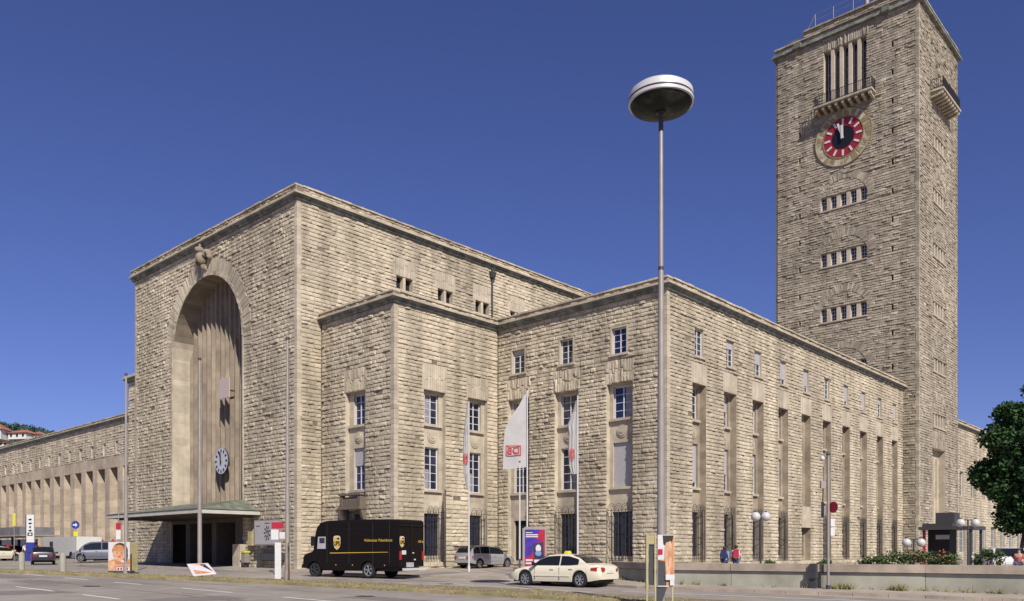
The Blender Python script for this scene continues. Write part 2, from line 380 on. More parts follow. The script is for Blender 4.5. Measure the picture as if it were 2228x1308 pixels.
def bay(root, mb, P, s0, s1, ww, ztop=12.0, zbot=.9, dep=.3, sh1=0, sh2=0, door=False, gl='glass', blank=False, mt='smooth'):
    c = (s0 + s1) / 2; a, b = c - ww / 2, c + ww / 2; B = -dep; W = B - .2
    hs_ = [] if blank else [(a, b, 9.85, 11.85), (a, b, 5.6, 8.35)]
    hd = (c - .7, c + .7, zbot + .05, 3.7) if door else (a - .05, b + .05, 1.3, 4.05)
    if blank: hd = (a, b, 1.2, 3.4)
    hs_.append(hd)
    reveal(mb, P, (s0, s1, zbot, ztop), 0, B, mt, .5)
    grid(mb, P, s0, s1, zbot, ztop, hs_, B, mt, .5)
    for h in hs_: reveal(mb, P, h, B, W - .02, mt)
    if not blank:
        window(root, P, *hs_[0], W, 2, 4, sh1, glass=gl); window(root, P, *hs_[1], W, 2, 5, sh2, glass=gl)
        for z in (9.85, 5.6): mb.fbox(P, s0 + .12, s1 - .12, z - .16, z - .003, B - .02, B + .17, 'smooth', .4)
        zc = 9.05; r = .4 * min(1, ww / 1.2); cc = P(c, zc, B)
        for rr, d1 in ((r, .05), (r * .72, .09), (r * .3, .13)):
            pts = [P(c + rr * math.cos(t * math.pi / 10), zc + rr * math.sin(t * math.pi / 10), B + d1) for t in range(20)]
            lo = [P(c + rr * math.cos(t * math.pi / 10), zc + rr * math.sin(t * math.pi / 10), B) for t in range(20)]
            mb.poly(pts, 'smooth', .3)
            for i in range(20): j = (i + 1) % 20; mb.poly([lo[i], lo[j], pts[j], pts[i]], 'smooth', .3)
    if door or blank:
        f = MB(); f.fbox(P, hd[0], hd[1], hd[2], hd[3], W - .05, W, 'dark'); f.fbox(P, c - .03, c + .03, hd[2], hd[3], W, W + .04, 'iron'); f.build('door', root)
    else:
        window(root, P, *hd, W, 3, 4, 0, bar='iron', name='window')
        grille(root, P, a - .1, b + .1, 1.05, 4.25, B + .42)
def cornice(root, segs, z, ztop, rough='rough', pr=.42, copper='copper'):
    # segs: list of (P, s0, s1) ; three fillets then rough parapet
    c = MB(); q = MB()
    for P, s0, s1, *ex in segs:
        e0 = 1 if ex and ex[0] else 0
        for za, zb, d, m_c in ((z, z + .16, pr * .38, copper), (z + .163, z + .27, pr * .72, copper), (z + .273, z + .40, pr, 'smooth')):
            c.fbox(P, s0 - d * e0, s1, za, zb, -.3, d, m_c, .3)
        s0 -= pr * .6 * e0
        q.fbox(P, s0 + .03, s1 - .03, z + .403, ztop - .04, -.5, pr * .45, 'joint')
        def P2(s, zz, d, P=P): return P(s, zz, d + pr * .45)
        stones(q, P2, s0 + .02, s1 - .02, z + .41, ztop - .12, h=(.18, .24), L=(.3, .7), p=(.03, .08), m=rough)
        x = s0
        while x < s1 - .02:
            l = min(U(.5, .9), s1 - x); q.fbox(P, x + .01, x + l - .01, ztop - .12, ztop - U(0, .03), -.55, pr * .45 + .1 + U(0, .05), rough, rnd(), rnd() * .6); x += l
    c.build('cornice', root, None); q.build('parapet', root)

ZW, ZH = 17.04, 25.03
# ------------------------------------------------------------------ ticket hall with its side pavilions
hall = thing('ticket_hall', 'rough limestone station hall with a giant round arched portal and eagle emblem', 'station building', (0, 34, 0))
mb = MB()
P = FU(-11.24)
AC, AZ, AR = 34.0, 17.18, 5.5
# front wall sheet with arched opening
def archz(s, r=AR): return AZ + math.sqrt(max(0, r * r - (s - AC) ** 2))
grid(mb, P, 21.49, 46.54, -.5, ZH, [(AC - AR, AC + AR, -1, ZH + 1)], 0, 'joint')
N = 36
ss = [AC - AR * math.cos(math.pi * i / N) for i in range(N + 1)]
ND = 1.85   # depth of the niche
for a, b in zip(ss[:-1], ss[1:]):
    mb.poly([P(a, archz(a), 0), P(b, archz(b), 0), P(b, ZH, 0), P(a, ZH, 0)], 'joint')
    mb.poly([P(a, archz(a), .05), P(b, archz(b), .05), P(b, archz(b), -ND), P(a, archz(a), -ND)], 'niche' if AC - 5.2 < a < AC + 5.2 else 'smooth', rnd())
for s in (AC - AR, AC + AR):
    z = 4.2
    while z < AZ - .01:
        z2 = min(AZ, z + U(.42, .6)); mb.poly([P(s, z, .05), P(s, z, -ND), P(s, z2, -ND), P(s, z2, .05)], 'smooth', rnd()); z = z2
# upper lintel wall above the portals and flutes on the back wall
nf = 15; fw = 2 * AR / nf
for i in range(nf):
    a0 = AC - AR + i * fw; tn = rnd() * .6 + .2
    TT = [0, .16, .161, .25, .36, .5, .66, .80, .91, .999, 1]
    DD = [.42, .42, .20, .10, .035, 0, .035, .10, .20, .42, .42]
    for j in range(10):
        t0, t1 = TT[j], TT[j + 1]
        def dd(t): return -ND + DD[TT.index(t)]
        sA, sB = a0 + fw * t0, a0 + fw * t1
        zz = 4.3
        zt0, zt1 = archz(sA) + .02, archz(sB) + .02
        k = 0
        while k < 8:
            q0 = k / 8; q1 = (k + 1) / 8
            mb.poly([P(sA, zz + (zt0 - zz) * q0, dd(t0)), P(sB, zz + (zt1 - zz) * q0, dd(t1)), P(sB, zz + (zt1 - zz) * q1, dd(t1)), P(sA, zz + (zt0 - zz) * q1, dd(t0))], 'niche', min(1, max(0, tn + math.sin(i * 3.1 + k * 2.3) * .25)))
            k += 1
stones(mb, P, 21.78, 46.3, .1, ZH, arch=(AC, AZ, 6.75, AR + .22), holes=[(AC - AR - .8, AC + AR + .3, -1, 4.1)], h=(.22, .32))
stones(mb, P, AC - AR - 3.9 + 3.1, AC - AR - .06, .1, 4.1, h=(.22, .32))
ring(mb, P, AC, AZ, AR + .05, 6.78, -.12, math.pi + .12, 'rough', .30, (.03, .085))
ring(mb, P, AC, AZ, AR - .02, AR + .2, 0, math.pi, 'rough', .5, (.08, .09))
for sg in (-1, 1):      # radiating long stones that run down the jambs
    z = 10.5
    while z < AZ - .5:
        l = .35 + .9 * (z - 10.5) / 6; s0 = AC + sg * (AR + .05); s1 = AC + sg * (AR + .25 + l * U(.6, 1))
        z += .33
    z = 4.2
    while z < AZ:
        h_ = U(.4, .6); mb.fbox(P, *sorted((AC + sg * (AR - .01), AC + sg * (AR + .2))), z, min(AZ, z + h_) - .01, 0, .065, 'smooth', rnd()); z += h_
quoin(mb, -11.24, 21.49, 0, ZH); quoin(mb, -11.24, 46.54, 0, ZH, iy=-1)
# right flank
Q = FV(21.49)
hw = [(-2.78 + 4.13 * i, -1.2 + 4.13 * i, 21.1, 22.05) for i in range(5)]
grid(mb, Q, -11.24, 62, -.5, ZH, hw, 0, 'joint')
jh = [(h[0] - .3, h[1] + .3, 22.05, 23.4) for h in hw]
stones(mb, Q, -10.95, -9.36, .1, ZW, h=(.22, .32))
stones(mb, Q, -10.95, 40, ZW, ZH, holes=hw + jh, h=(.22, .32))
for h in jh: vstones(mb, Q, h[0], h[1], h[2], h[3], 'smooth', (.008, .02))
for h in hw:
    reveal(mb, Q, h, 0, -.45, 'smooth')
    c = (h[0] + h[1]) / 2; mb.fbox(Q, c - .12, c + .12, h[2], h[3], -.4, -.03, 'smooth', .8)
    window(hall, Q, h[0], c - .12, h[2], h[3], -.42, 1, 2, bar='steeld', glass='dark'); window(hall, Q, c + .12, h[1], h[2], h[3], -.42, 1, 2, bar='steeld', glass='dark')
# back, left, roof
mb.poly([(62, 21.49, -.5), (62, 46.54, -.5), (62, 46.54, ZH), (62, 21.49, ZH)], 'joint')
mb.poly([(62, 46.54, -.5), (-11.24, 46.54, -.5), (-11.24, 46.54, ZH), (62, 46.54, ZH)], 'joint')
mb.poly([(-11.2, 21.5, ZH + .3), (62, 21.5, ZH + .3), (62, 46.5, ZH + .3), (-11.2, 46.5, ZH + .3)], 'joint')
# right pavilion
P2, Q2 = FU(-9.31), FV(13.77)
rp = (16.64, 18.75, .9, 12.0); rq = [(-6.86, -4.98, .9, 12.0), (-2.9, -1.05, .9, 12.0)]
grid(mb, P2, 13.77, 21.49, -.5, ZW, [rp], 0, 'joint'); grid(mb, Q2, -9.31, 0, -.5, ZW, rq, 0, 'joint')
ja = (16.5, 18.9, 12.0, 13.5); jb = [(-7.0, -4.85, 12.0, 13.7), (-3.05, -.95, 12.0, 13.5)]
stones(mb, P2, 14.05, 21.42, .1, ZW, holes=[rp, ja], h=(.22, .32)); stones(mb, Q2, -9.03, -.03, .1, ZW, holes=rq + jb, h=(.22, .32))
vstones(mb, P2, *ja, 'rough', (.015, .045))
for j in jb: vstones(mb, Q2, *j, 'smooth', (.008, .02))
quoin(mb, -9.31, 13.77, 0, ZW)
bay(hall, mb, P2, rp[0], rp[1], 1.15, sh2=.42, gl='glassblue'); bay(hall, mb, Q2, rq[0][0], rq[0][1], 1.2); bay(hall, mb, Q2, rq[1][0], rq[1][1], 1.2)
mb.poly([(-9.31, 13.77, ZW + .3), (3, 13.77, ZW + .3), (3, 21.49, ZW + .3), (-9.31, 21.49, ZW + .3)], 'joint')
# left pavilion
P3 = FU(-10.6)
grid(mb, P3, 46.54, 49.6, -.5, 16.75, [], 0, 'joint'); stones(mb, P3, 46.6, 49.5, .3, 16.7, h=(.22, .32), lod=0)
mb.poly([(-10.6, 49.6, -.5), (6, 49.6, -.5), (6, 49.6, 16.75), (-10.6, 49.6, 16.75)], 'joint')
mb.poly([(-10.6, 46.5, 17), (6, 46.5, 17), (6, 49.6, 17), (-10.6, 49.6, 17)], 'joint')
# portal zone under the canopy: four pillars, dark openings
zt = 4.25
openings = [(29.6, 32.4), (33.1, 36.6), (37.3, 41.0)]
grid(mb, P, AC - AR - 1e-3, AC + AR + 2.2, -.5, 4.35, [(a, b, -.6, 3.75) for a, b in openings], -.02, 'shaded_stone')
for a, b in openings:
    reveal(mb, P, (a, b, -.4, 3.75), -.02, -2.4, 'shaded_stone')
mb.poly([P(AC - AR, 4.3, -.02), P(AC + AR, 4.3, -.02), P(AC + AR, 4.3, -ND - .3), P(AC - AR, 4.3, -ND - .3)], 'shaded_stone')
mb.build('wall', hall)
for a, b in openings:
    d = MB(); d.fbox(P, a, b, .2, 3.75, -2.5, -2.4, 'dark')
    for k in range(5): x = a + (b - a) * k / 4; d.fbox(P, x - .04, x + .04, .3, 3.7, -2.4, -2.34, 'steeld')
    d.fbox(P, a, b, 2.7, 2.8, -2.4, -2.33, 'steeld'); d.build('door', hall)
cornice(hall, [(P, 21.49, 46.95, 1), (Q, -10.935, 62)], ZH, 25.98)
cornice(hall, [(P2, 13.77, 21.45, 1), (Q2, -9.005, -.05)], ZW, 17.78)
cornice(hall, [(P3, 46.6, 49.95)], 16.75, 17.3)
# canopy over the portal
cn = MB()
u0, u1, v0, v1 = -15.87, -11.3, 26.07, 40.9
cn.box(u0, u1, v0, v1, 4.12, 4.2, 'shaded_stone')
cn.box(u0 - .04, u0, v0 - .04, v1 + .04, 4.14, 4.4, 'cream'); cn.box(u0, u1, v0 - .04, v0, 4.14, 4.4, 'cream'); cn.box(u0, u1, v1, v1 + .04, 4.14, 4.4, 'cream')
for k in range(7): cn.box(u0 + .2, u1, v0 + 1 + k * 2, v0 + 1.12 + k * 2, 3.98, 4.12, 'shaded_stone')
co = cn.build('canopy', hall)
rf = MB(); A_ = [(u0 - .1, v0 - .1, 4.43), (u1, v0 - .1, 4.43), (u1, v1 + .1, 4.43), (u0 - .1, v1 + .1, 4.43)]
T1, T2 = (u1, v0 + 2.1, 5.3), (u1, v1 - 3.2, 5.3)
rf.poly([A_[0], A_[3], T2, T1], 'copper2', .5); rf.poly([A_[0], A_[1], T1], 'copper2', .5); rf.poly([A_[3], A_[2], T2], 'copper2'); rf.poly(A_, 'copper2')
for k in range(1, 26):     # standing seams
    s = k / 26; a = Vector(A_[0]).lerp(Vector(A_[3]), s); b = Vector(T1).lerp(Vector(T2), s); rf.tube(a, b, .02, .02, 'copper2', 4)
rf.build('canopy_roof', co)
# wall clock in the niche
def dial(root, name, P, c, z, r, d, facem, ringm, n=48):
    q = MB(); pts = [(math.cos(2 * math.pi * i / n), math.sin(2 * math.pi * i / n)) for i in range(n)]
    top = [P(c + r * x, z + r * y, d) for x, y in pts]; bot = [P(c + r * x, z + r * y, d - .14) for x, y in pts]
    q.poly(top, facem); q.poly(bot, 'steeld')
    for i in range(n): j = (i + 1) % n; q.poly([bot[i], bot[j], top[j], top[i]], ringm)
    return q
def bar(q, P, c, z, ang, r0, r1, w, d, m, t=.03):   # ang clockwise from 12 as seen from the street; s axis points LEFT in view
    ca, sa = math.cos(ang), math.sin(ang)
    def pt(r, o, dd): return P(c - (r * sa + o * ca), z + r * ca - o * sa, dd)
    q.hexa([pt(r0, -w / 2, d), pt(r1, -w / 2, d), pt(r1, w / 2, d), pt(r0, w / 2, d), pt(r0, -w / 2, d + t), pt(r1, -w / 2, d + t), pt(r1, w / 2, d + t), pt(r0, w / 2, d + t)], m)
CZ, CS, CD = 8.55, 33.4, -1.35 + .15
ck = dial(hall, 'clock', P, CS, CZ, 1.0, CD + .25, 'face', 'steeld')
for i in range(12): bar(ck, P, CS, CZ, i * math.pi / 6,   .69, .90, .12, CD + .255, 'black')
ck.tube(P(CS, CZ, CD + .1), P(CS, CZ, -ND), .12, .12, 'steeld', 8)
ckO = ck.build('clock', hall)
hh = MB(); bar(hh, P, CS, CZ, R_(-18), -.2, .80, .07, CD + .29, 'black'); bar(hh, P, CS, CZ, R_(-1.5), -.2, .58, .11, CD + .29 + .035, 'black'); hh.build('clock_hand', ckO)
pn = MB(); pn.fbox(P, 31.7, 33.2, 13.25, 14.75, -.75, -.68, 'pink'); pn.fbox(P, 32.8, 32.95, 14.6, 14.85, -.74, -.69, 'pink')
pn.tube(P(32.4, 13.9, -.75), P(32.4, 13.9, -ND + .1), .06, .06, 'steeld', 6); pn.build('notice_panel', hall)
# eagle-like emblem over the keystone
eg = MB(); E = lambda s, z, d: P(33.95 - s * .72, 23.95 + z * .66, d)
def blob(q, c, rx, rz, rd, m, n=16):
    for i in range(10):
        t0, t1 = math.pi * i / 10, math.pi * (i + 1) / 10
        for j in range(n):
            a0, a1 = 2 * math.pi * j / n, 2 * math.pi * (j + 1) / n
            q.poly([E(c[0] + rx * math.sin(t) * math.cos(a), c[1] + rz * math.cos(t), c[2] + rd * math.sin(t) * math.sin(a)) for t, a in ((t0, a0), (t0, a1), (t1, a1), (t1, a0))], m, .2)
blob(eg, (0, 0, .35), .42, .75, .45, 'niche'); blob(eg, (-.05, .95, .5), .3, .38, .4, 'niche'); blob(eg, (0, 1.35, .5), .09, .3, .1, 'niche')
for sg in (-1, 1):
    for k in range(7):
        t = k / 6; a = R_(20 + 150 * t); cx_ = sg * (.55 + .55 * (1 - math.cos(a)) * .7); cz_ = .15 + .6 * math.sin(a)
        blob(eg, (cx_, cz_ - .3 * t, .3 - .1 * t), .2, .3, .25, 'niche', 8)
blob(eg, (0, -.8, .2), .2, .5, .25, 'niche'); blob(eg, (.3, -1.1, .1), .1, .3, .15, 'niche')
eg.build('carved_eagle', hall)
dp = MB(); dp.tube(Q(7.28, 17, .16), Q(7.28, 24.2, .16), .07, .07, 'steeld', 8); dp.hexa([Q(7.1, 24.2, .02), Q(7.46, 24.2, .02), Q(7.46, 24.2, .32), Q(7.1, 24.2, .32), Q(7.0, 24.7, .02), Q(7.56, 24.7, .02), Q(7.56, 24.7, .4), Q(7.0, 24.7, .4)], 'steeld')
dp.tube(Q(7.28, 24.7, .16), Q(7.28, 25.0, .16), .07, .07, 'steeld', 8); dp.build('downpipe', hall)
# small balcony on the pavilion
bl = MB()
bl.fbox(P2, 16.45, 18.7, 4.30, 4.48, 0, .62, 'towerjoint', .1)
for s_ in (16.5, 18.4): bl.fbox(P2, s_, s_ + .25, 4.483, 5.2, .3, .55, 'towerjoint', 0); bl.hexa([P2(s_, 3.3, 0), P2(s_ + .25, 3.3, 0), P2(s_ + .25, 3.3, .12), P2(s_, 3.3, .12), P2(s_, 4.3, 0), P2(s_ + .25, 4.3, 0), P2(s_ + .25, 4.3, .5), P2(s_, 4.3, .5)], 'towerjoint', .1)
bl.fbox(P2, 16.75, 18.4, 4.483, 5.1, .36, .48, 'towerjoint', .1); bl.fbox(P2, 16.42, 18.73, 5.203, 5.34, .26, .6, 'towerjoint', .3)
bl.fbox(P2, 16.5, 16.6, 4.483, 5.1, 0, .3, 'towerjoint'); bl.fbox(P2, 18.5, 18.65, 4.483, 5.1, 0, .3, 'towerjoint')
bl.build('balcony', hall)

# ------------------------------------------------------------------ side wing
wing = thing('station_wing', 'four storey rough limestone station wing with tall window recesses in front of the tower', 'station building', (20, 8, 0))
mb = MB(); P, Q = FU(0), FV(0)
fr_ = [(2.41, 4.35, .9, 12.0), (6.61, 8.56, .9, 12.0), (10.82, 12.76, .9, 12.0)]
ft = [(2.85, 3.95, 13.8, 15.4), (7.03, 8.1, 13.8, 15.4), (11.22, 12.36, 13.8, 15.4)]
fj = [(h[0] - .15, h[1] + .12, 12.0, 13.45) for h in fr_]
grid(mb, P, 0, 13.77, -.5, ZW, fr_ + ft, 0, 'joint')
stones(mb, P, .28, 13.7, .1, ZW, holes=fr_ + [(a - .12, b + .12, c, d + .12) for a, b, c, d in ft] + fj, h=(.19, .28), L=(.28, .65), p=(.022, .068))
for j in fj: vstones(mb, P, *j, 'rough', (.03, .07))
for i, h in enumerate(ft):
    ring_ = [(h[0] - .12, h[0], h[2], h[3] + .12), (h[1], h[1] + .12, h[2], h[3] + .12), (h[0], h[1], h[3], h[3] + .12)]
    for g in ring_: mb.fbox(P, g[0], g[1] - .002, g[2], g[3], 0, .05, 'smooth', .5)
    reveal(mb, P, h, 0, -.25, 'smooth'); mb.fbox(P, h[0] - .2, h[1] + .15, h[2] - .14, h[2] - .003, 0, .14, 'smooth', .6)
    window(wing, P, *h, -.2, 2, 4, .2 if i == 2 else 0, glass='glassblue' if i == 0 else 'glass')
quoin(mb, 0, 0, 0, ZW)
for i, h in enumerate(fr_): bay(wing, mb, P, h[0], h[1], 1.4, sh2=1 if i == 0 else 0, door=(i == 2), gl='glassblue' if i == 0 else 'glass')
rr = [(2.9 + 3.99 * k, 4.58 + 3.99 * k, .9, 12.0) for k in range(10)]
rt = [(3.2 + 3.99 * k, 4.25 + 3.99 * k, 13.72, 15.42) for k in range(10)]
rj = [(h[0] - .12, h[1] + .12, 12.0, 13.3) for h in rr]
grid(mb, Q, 0, 42.02, -.5, ZW, rr + rt, 0, 'joint')
stones(mb, Q, .28, 42.0, .1, ZW, holes=rr + rt + rj, h=(.19, .28), L=(.28, .65), p=(.022, .062))
for j in rj: vstones(mb, Q, *j, 'smooth', (.008, .02), rows=1)
for k, h in enumerate(rt):
    reveal(mb, Q, h, 0, -.25, 'smooth'); mb.fbox(Q, h[0] - .12, h[1] + .12, h[2] - .14, h[2] - .003, 0, .12, 'smooth', .3)
    window(wing, Q, *h, -.2, 2, 4, [0, .3, .5, 1 * .75, .7, 0, .75, .9, .3, .85][k])
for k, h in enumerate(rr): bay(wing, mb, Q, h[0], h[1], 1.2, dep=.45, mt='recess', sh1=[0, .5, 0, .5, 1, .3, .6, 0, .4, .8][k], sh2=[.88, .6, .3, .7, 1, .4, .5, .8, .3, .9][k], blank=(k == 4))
mb.poly([(0, 0, ZW + .3), (42.02, 0, ZW + .3), (42.02, 21.4, ZW + .3), (0, 21.4, ZW + .3)], 'joint')
mb.build('wall', wing)
cornice(wing, [(P, 0, 13.76, 1), (Q, .305, 42.0)], ZW, 17.80)
cb = MB(); cb.fbox(Q, 18.9, 20.5, 3.4, 5.0, -.28, .06, 'smooth', .8); cb.build('blank_panel', wing)

# ------------------------------------------------------------------ clock tower
tower = thing('clock_tower', 'tall square weathered limestone clock tower with a red dial and roof parapet', 'tower', (48.6, 5.7, 0))
mb = MB(); P, Q = FU(42.02), FV(-1.41); ZT = 54.0
V0, V1, U0, U1 = -1.41, 12.85, 42.02, 55.2
rows = [(3.4, 8.0, z0, z0 + 1.4) for z0 in (36.4, 30.65, 25.0, 19.3)]
big = (3.42, 7.68, 47.2, 52.65)
slit = [(10.13, 10.31, z, z + .5) for z in (44.8, 42.1, 39.2, 36.3, 33.5, 30.7, 27.85, 25.1, 22.4)] + [(.87, 1.05, z, z + .55) for z in (50.5, 47.8, 45.0, 42.1, 39.1, 36.25, 33.5, 30.65, 27.85, 25, 22.5, 19.2)]
grid(mb, P, V0, V1, -.5, ZT, rows + [big] + slit, 0, 'towerjoint')
arcs = [(5.7, z + .35, 2.45, 3.15) for z in (36.4, 30.65, 25.0, 19.3)]
kw = dict(h=(.21, .29), L=(.3, .8), m='towerrough', lod=0, p=(.022, .07))
# stones interrupted by the relieving arches: fill, with rings proud of them
stones(mb, P, V0 + .25, V1 - .2, 15.0, ZT, holes=rows + [big, (3.2, 7.9, 52.65, 53.7)] + slit, **kw)
stones(mb, P, V0 + .25, -.02, .2, 15.0, **kw)
for a in arcs: ring(mb, P, a[0], a[1], a[2], a[3], .12, math.pi - .12, 'towerrough', .2, (.045, .085))
vstones(mb, P, 3.2, 7.9, 52.65, 53.7, 'towerrough', (.04, .09), rows=1)
for h in slit: reveal(mb, P, h, 0, -.4, 'towerrough'); mb.fbox(P, *h, -.42, -.4, 'dark')
RR = [(46.5, 50.7, z0, z0 + 1.3) for z0 in (41.7, 36.3, 30.9, 25.1, 19.5, 14.0)]
er = (46.2, 50.6, 3.5, 11.8)
slq = [(u, u + .24, z, z + .6) for u in (44.0, 53.2) for z in (50, 44.8, 39.2, 33.5, 27.8, 22.4)]
grid(mb, Q, U0, U1, -.5, ZT, RR + [er], 0, 'towerjoint')
stones(mb, Q, U0 + .25, U1 - .2, .2, ZT, holes=RR + [er, (46.2, 50.6, 11.8, 13.6)], **kw)
vstones(mb, Q, 46.2, 50.6, 11.8, 13.6, 'towerrough', (.03, .06), rows=2)
for z0 in (36.3, 30.9, 25.1, 19.5, 14.0): ring(mb, Q, 48.6, z0 + .35, 2.45, 3.1, .12, math.pi - .12, 'towerrough', .2, (.04, .08))
quoin(mb, U0, V0, 0, ZT, wd=.2, m='towerrough')
def rowwin(Pf, h, n=5):
    reveal(mb, Pf, h, 0, -.5, 'smooth'); mb.fbox(Pf, h[0] - .1, h[1] + .1, h[2] - .14, h[2] - .003, 0, .12, 'smooth', .5)
    pit = (h[1] - h[0] + .38) / n
    for i in range(n):
        a = h[0] + i * pit; b = a + pit - .38
        window(tower, Pf, a, b, h[2], h[3], -.38, 2, 4, glass='glassblue', mul=.03, fr=.04)
        if i < n - 1: mb.fbox(Pf, b, b + .38, h[2], h[3], -.45, -.03, 'smooth' if Pf is P else 'towerrough', .9)
for h in rows: rowwin(P, h)
for h in RR: rowwin(Q, h)
reveal(mb, P, big, 0, -.8, 'smooth')
for i in range(5):
    a = big[0] + i * .885; b = a + .56
    window(tower, P, a, min(b, big[1]), big[2], big[3], -.7, 1, 5, glass='glassblue', bar='shutter')
    if i < 4: mb.fbox(P, b, b + .325, big[2], big[3], -.75, -.03, 'smooth', .9)
reveal(mb, Q, er, 0, -.6, 'smooth', .5); grid(mb, Q, er[0], er[1], er[2], er[3], [], -.6, 'smooth', .5)
for x in (47.2, 48.3, 49.4): mb.fbox(Q, x, x + .25, 3.5, 11.0, -.6, -.45, 'smooth', .3)
mb.poly([(U1, V0, 0), (U1, V1, 0), (U1, V1, ZT), (U1, V0, ZT)], 'towerjoint'); mb.poly([(U0, V1, 0), (U1, V1, 0), (U1, V1, ZT), (U0, V1, ZT)], 'towerjoint')
mb.build('wall', tower)
c = MB()
c.box(U0 - .36, U1 + .36, V0 - .36, V1 + .36, ZT + .003, ZT + .16, 'copper'); c.box(U0 - .22, U1 + .22, V0 - .22, V1 + .22, ZT + .163, ZT + .4, 'copper')
for v in (1.5, 10.3): c.box(U0 - .5, U0 - .2, v - .35, v + .35, ZT + .02, ZT + .5, 'copper2')
c.build('cornice', tower)
q = MB()
def block(x0, x1, y0, y1, z0, z1):
    q.box(x0, x1, y0, y1, z0, z1, 'towerjoint'); PP, QQ = FU(x0), FV(y0)
    stones(q, PP, y0, y1, z0, z1, **kw); stones(q, QQ, x0, x1, z0, z1, **kw)
    x = y0 - .1
    while x < y1: l = U(.5, 1); q.box(x0 - .2, x0 + .5, x, min(y1 + .1, x + l - .02), z1 + .003, z1 + U(.1, .2), 'towerrough', rnd(), rnd() * .5); x += l
    x = x0 - .1
    while x < x1: l = U(.5, 1); q.box(x, min(x1 + .1, x + l - .02), y0 - .2, y0 + .5, z1 + .003, z1 + U(.1, .2), 'towerrough', rnd(), rnd() * .5); x += l
block(U0 + .05, U1, V0 + .05, V1, ZT + .41, ZT + .8); block(U0 + .35, U1 - .4, V0 + 1.3, 9.9, ZT + .803, ZT + 1.75)
q.box(U0 + .1, U0 + .9, 10.4, 11.2, ZT + .81, ZT + 1.25, 'copper2')
q.build('parapet', tower)
r = MB()
for z in (56.9, 57.5): r.path([(U0 + .8, 8.9, z), (U0 + .8, 1.0, z), (U1 - 1, 1.0, z)], .02, 'steel', 5)
r.path([(U0 + .8, 12.2, 55.6), (U0 + .8, 9.9, 55.9), (U0 + .8, 8.9, 57.5)], .03, 'steel', 5)
for v in (8.9, 7, 5, 3, 1): r.tube((U0 + .8, v, 55.7), (U0 + .8, v, 57.5), .02, .02, 'steel', 5)
r.build('roof_railing', tower)
e = MB(); cx_, cy_, cz_ = 48.6, 5.7, 66.0      # slowly turning emblem ring on a mast
e.tube((cx_, cy_, 55.7), (cx_, cy_, 63), .25, .2, 'steel', 10)
dirx = Vector((math.sin(TH), -math.cos(TH), 0)); nrm = Vector((math.cos(TH), math.sin(TH), 0))
def sp(r_, a, o=0): return Vector((cx_, cy_, cz_)) + dirx * r_ * math.sin(a) + Vector((0, 0, r_ * math.cos(a))) + nrm * o
for i in range(32):
    a0, a1 = 2 * math.pi * i / 32, 2 * math.pi * (i + 1) / 32
    e.hexa([sp(2.5, a0, -.4), sp(2.5, a1, -.4), sp(2.5, a1, .4), sp(2.5, a0, .4), sp(2.8, a0, -.4), sp(2.8, a1, -.4), sp(2.8, a1, .4), sp(2.8, a0, .4)], 'alu')
for k in range(3):
    a = 2 * math.pi * k / 3; t = sp(2.5, a)
    for sgn in (-1, 1):
        e.poly([sp(.45, a + math.pi / 3, 0), sp(.01, 0, .45 * sgn), t], 'alu'); e.poly([sp(.45, a - math.pi / 3, 0), sp(.01, 0, .45 * sgn), t], 'alu')
e.build('roof_emblem', tower)
# dial
CT, CZT = 5.68, 43.3
g = MB()
for i in range(48):
    a0, a1 = 2 * math.pi * i / 48, 2 * math.pi * (i + 1) / 48
    for r0, r1, d in ((2.78, 2.86, .16), (1.98, 2.08, .18)):
        g.hexa([P(CT + r0 * math.cos(a0), CZT + r0 * math.sin(a0), 0), P(CT + r1 * math.cos(a0), CZT + r1 * math.sin(a0), 0), P(CT + r1 * math.cos(a1), CZT + r1 * math.sin(a1), 0), P(CT + r0 * math.cos(a1), CZT + r0 * math.sin(a1), 0),
                P(CT + r0 * math.cos(a0), CZT + r0 * math.sin(a0), d), P(CT + r1 * math.cos(a0), CZT + r1 * math.sin(a0), d), P(CT + r1 * math.cos(a1), CZT + r1 * math.sin(a1), d), P(CT + r0 * math.cos(a1), CZT + r0 * math.sin(a1), d)], 'gold')
NUM = ['XII', 'I', 'II', 'III', 'IV', 'V', 'VI', 'VII', 'VIII', 'IX', 'X', 'XI']
for i in range(12):      # raised hour numerals on the gilded ring
    n_ = {'I': 1, 'II': 2, 'III': 3, 'V': 2, 'IV': 3, 'VI': 3, 'VII': 4, 'VIII': 4, 'IX': 3, 'X': 2, 'XI': 3, 'XII': 4}[NUM[i]]
    for k in range(n_):
        o = (k - (n_ - 1) / 2) * .075; bar(g, P, CT, CZT, i * math.pi / 6 + o, 2.16, 2.7, .055, .1, 'gold', .04)
pts = [(math.cos(2 * math.pi * i / 48), math.sin(2 * math.pi * i / 48)) for i in range(48)]
for (x0, y0), (x1, y1) in zip(pts, pts[1:] + pts[:1]):
    g.poly([P(CT + 2.0 * x0, CZT + 2.0 * y0, .125), P(CT + 2.82 * x0, CZT + 2.82 * y0, .125), P(CT + 2.82 * x1, CZT + 2.82 * y1, .125), P(CT + 2.0 * x1, CZT + 2.0 * y1, .125)], 'towerrough', .75, .9)
ring(g, P, CT, CZT, 2.12, 2.74, 0, 2 * math.pi, 'gold', .75, (.13, .15), gap=.09)
g.poly([P(CT + 1.98 * x, CZT + 1.98 * y, .13) for x, y in pts], 'red')
g.poly([P(CT + 1.12 * x, CZT + 1.12 * y, .15) for x, y in pts], 'black')
for i in range(12): bar(g, P, CT, CZT, i * math.pi / 6, 1.28, 1.86, .2, .15, 'white')
gO = g.build('clock', tower)
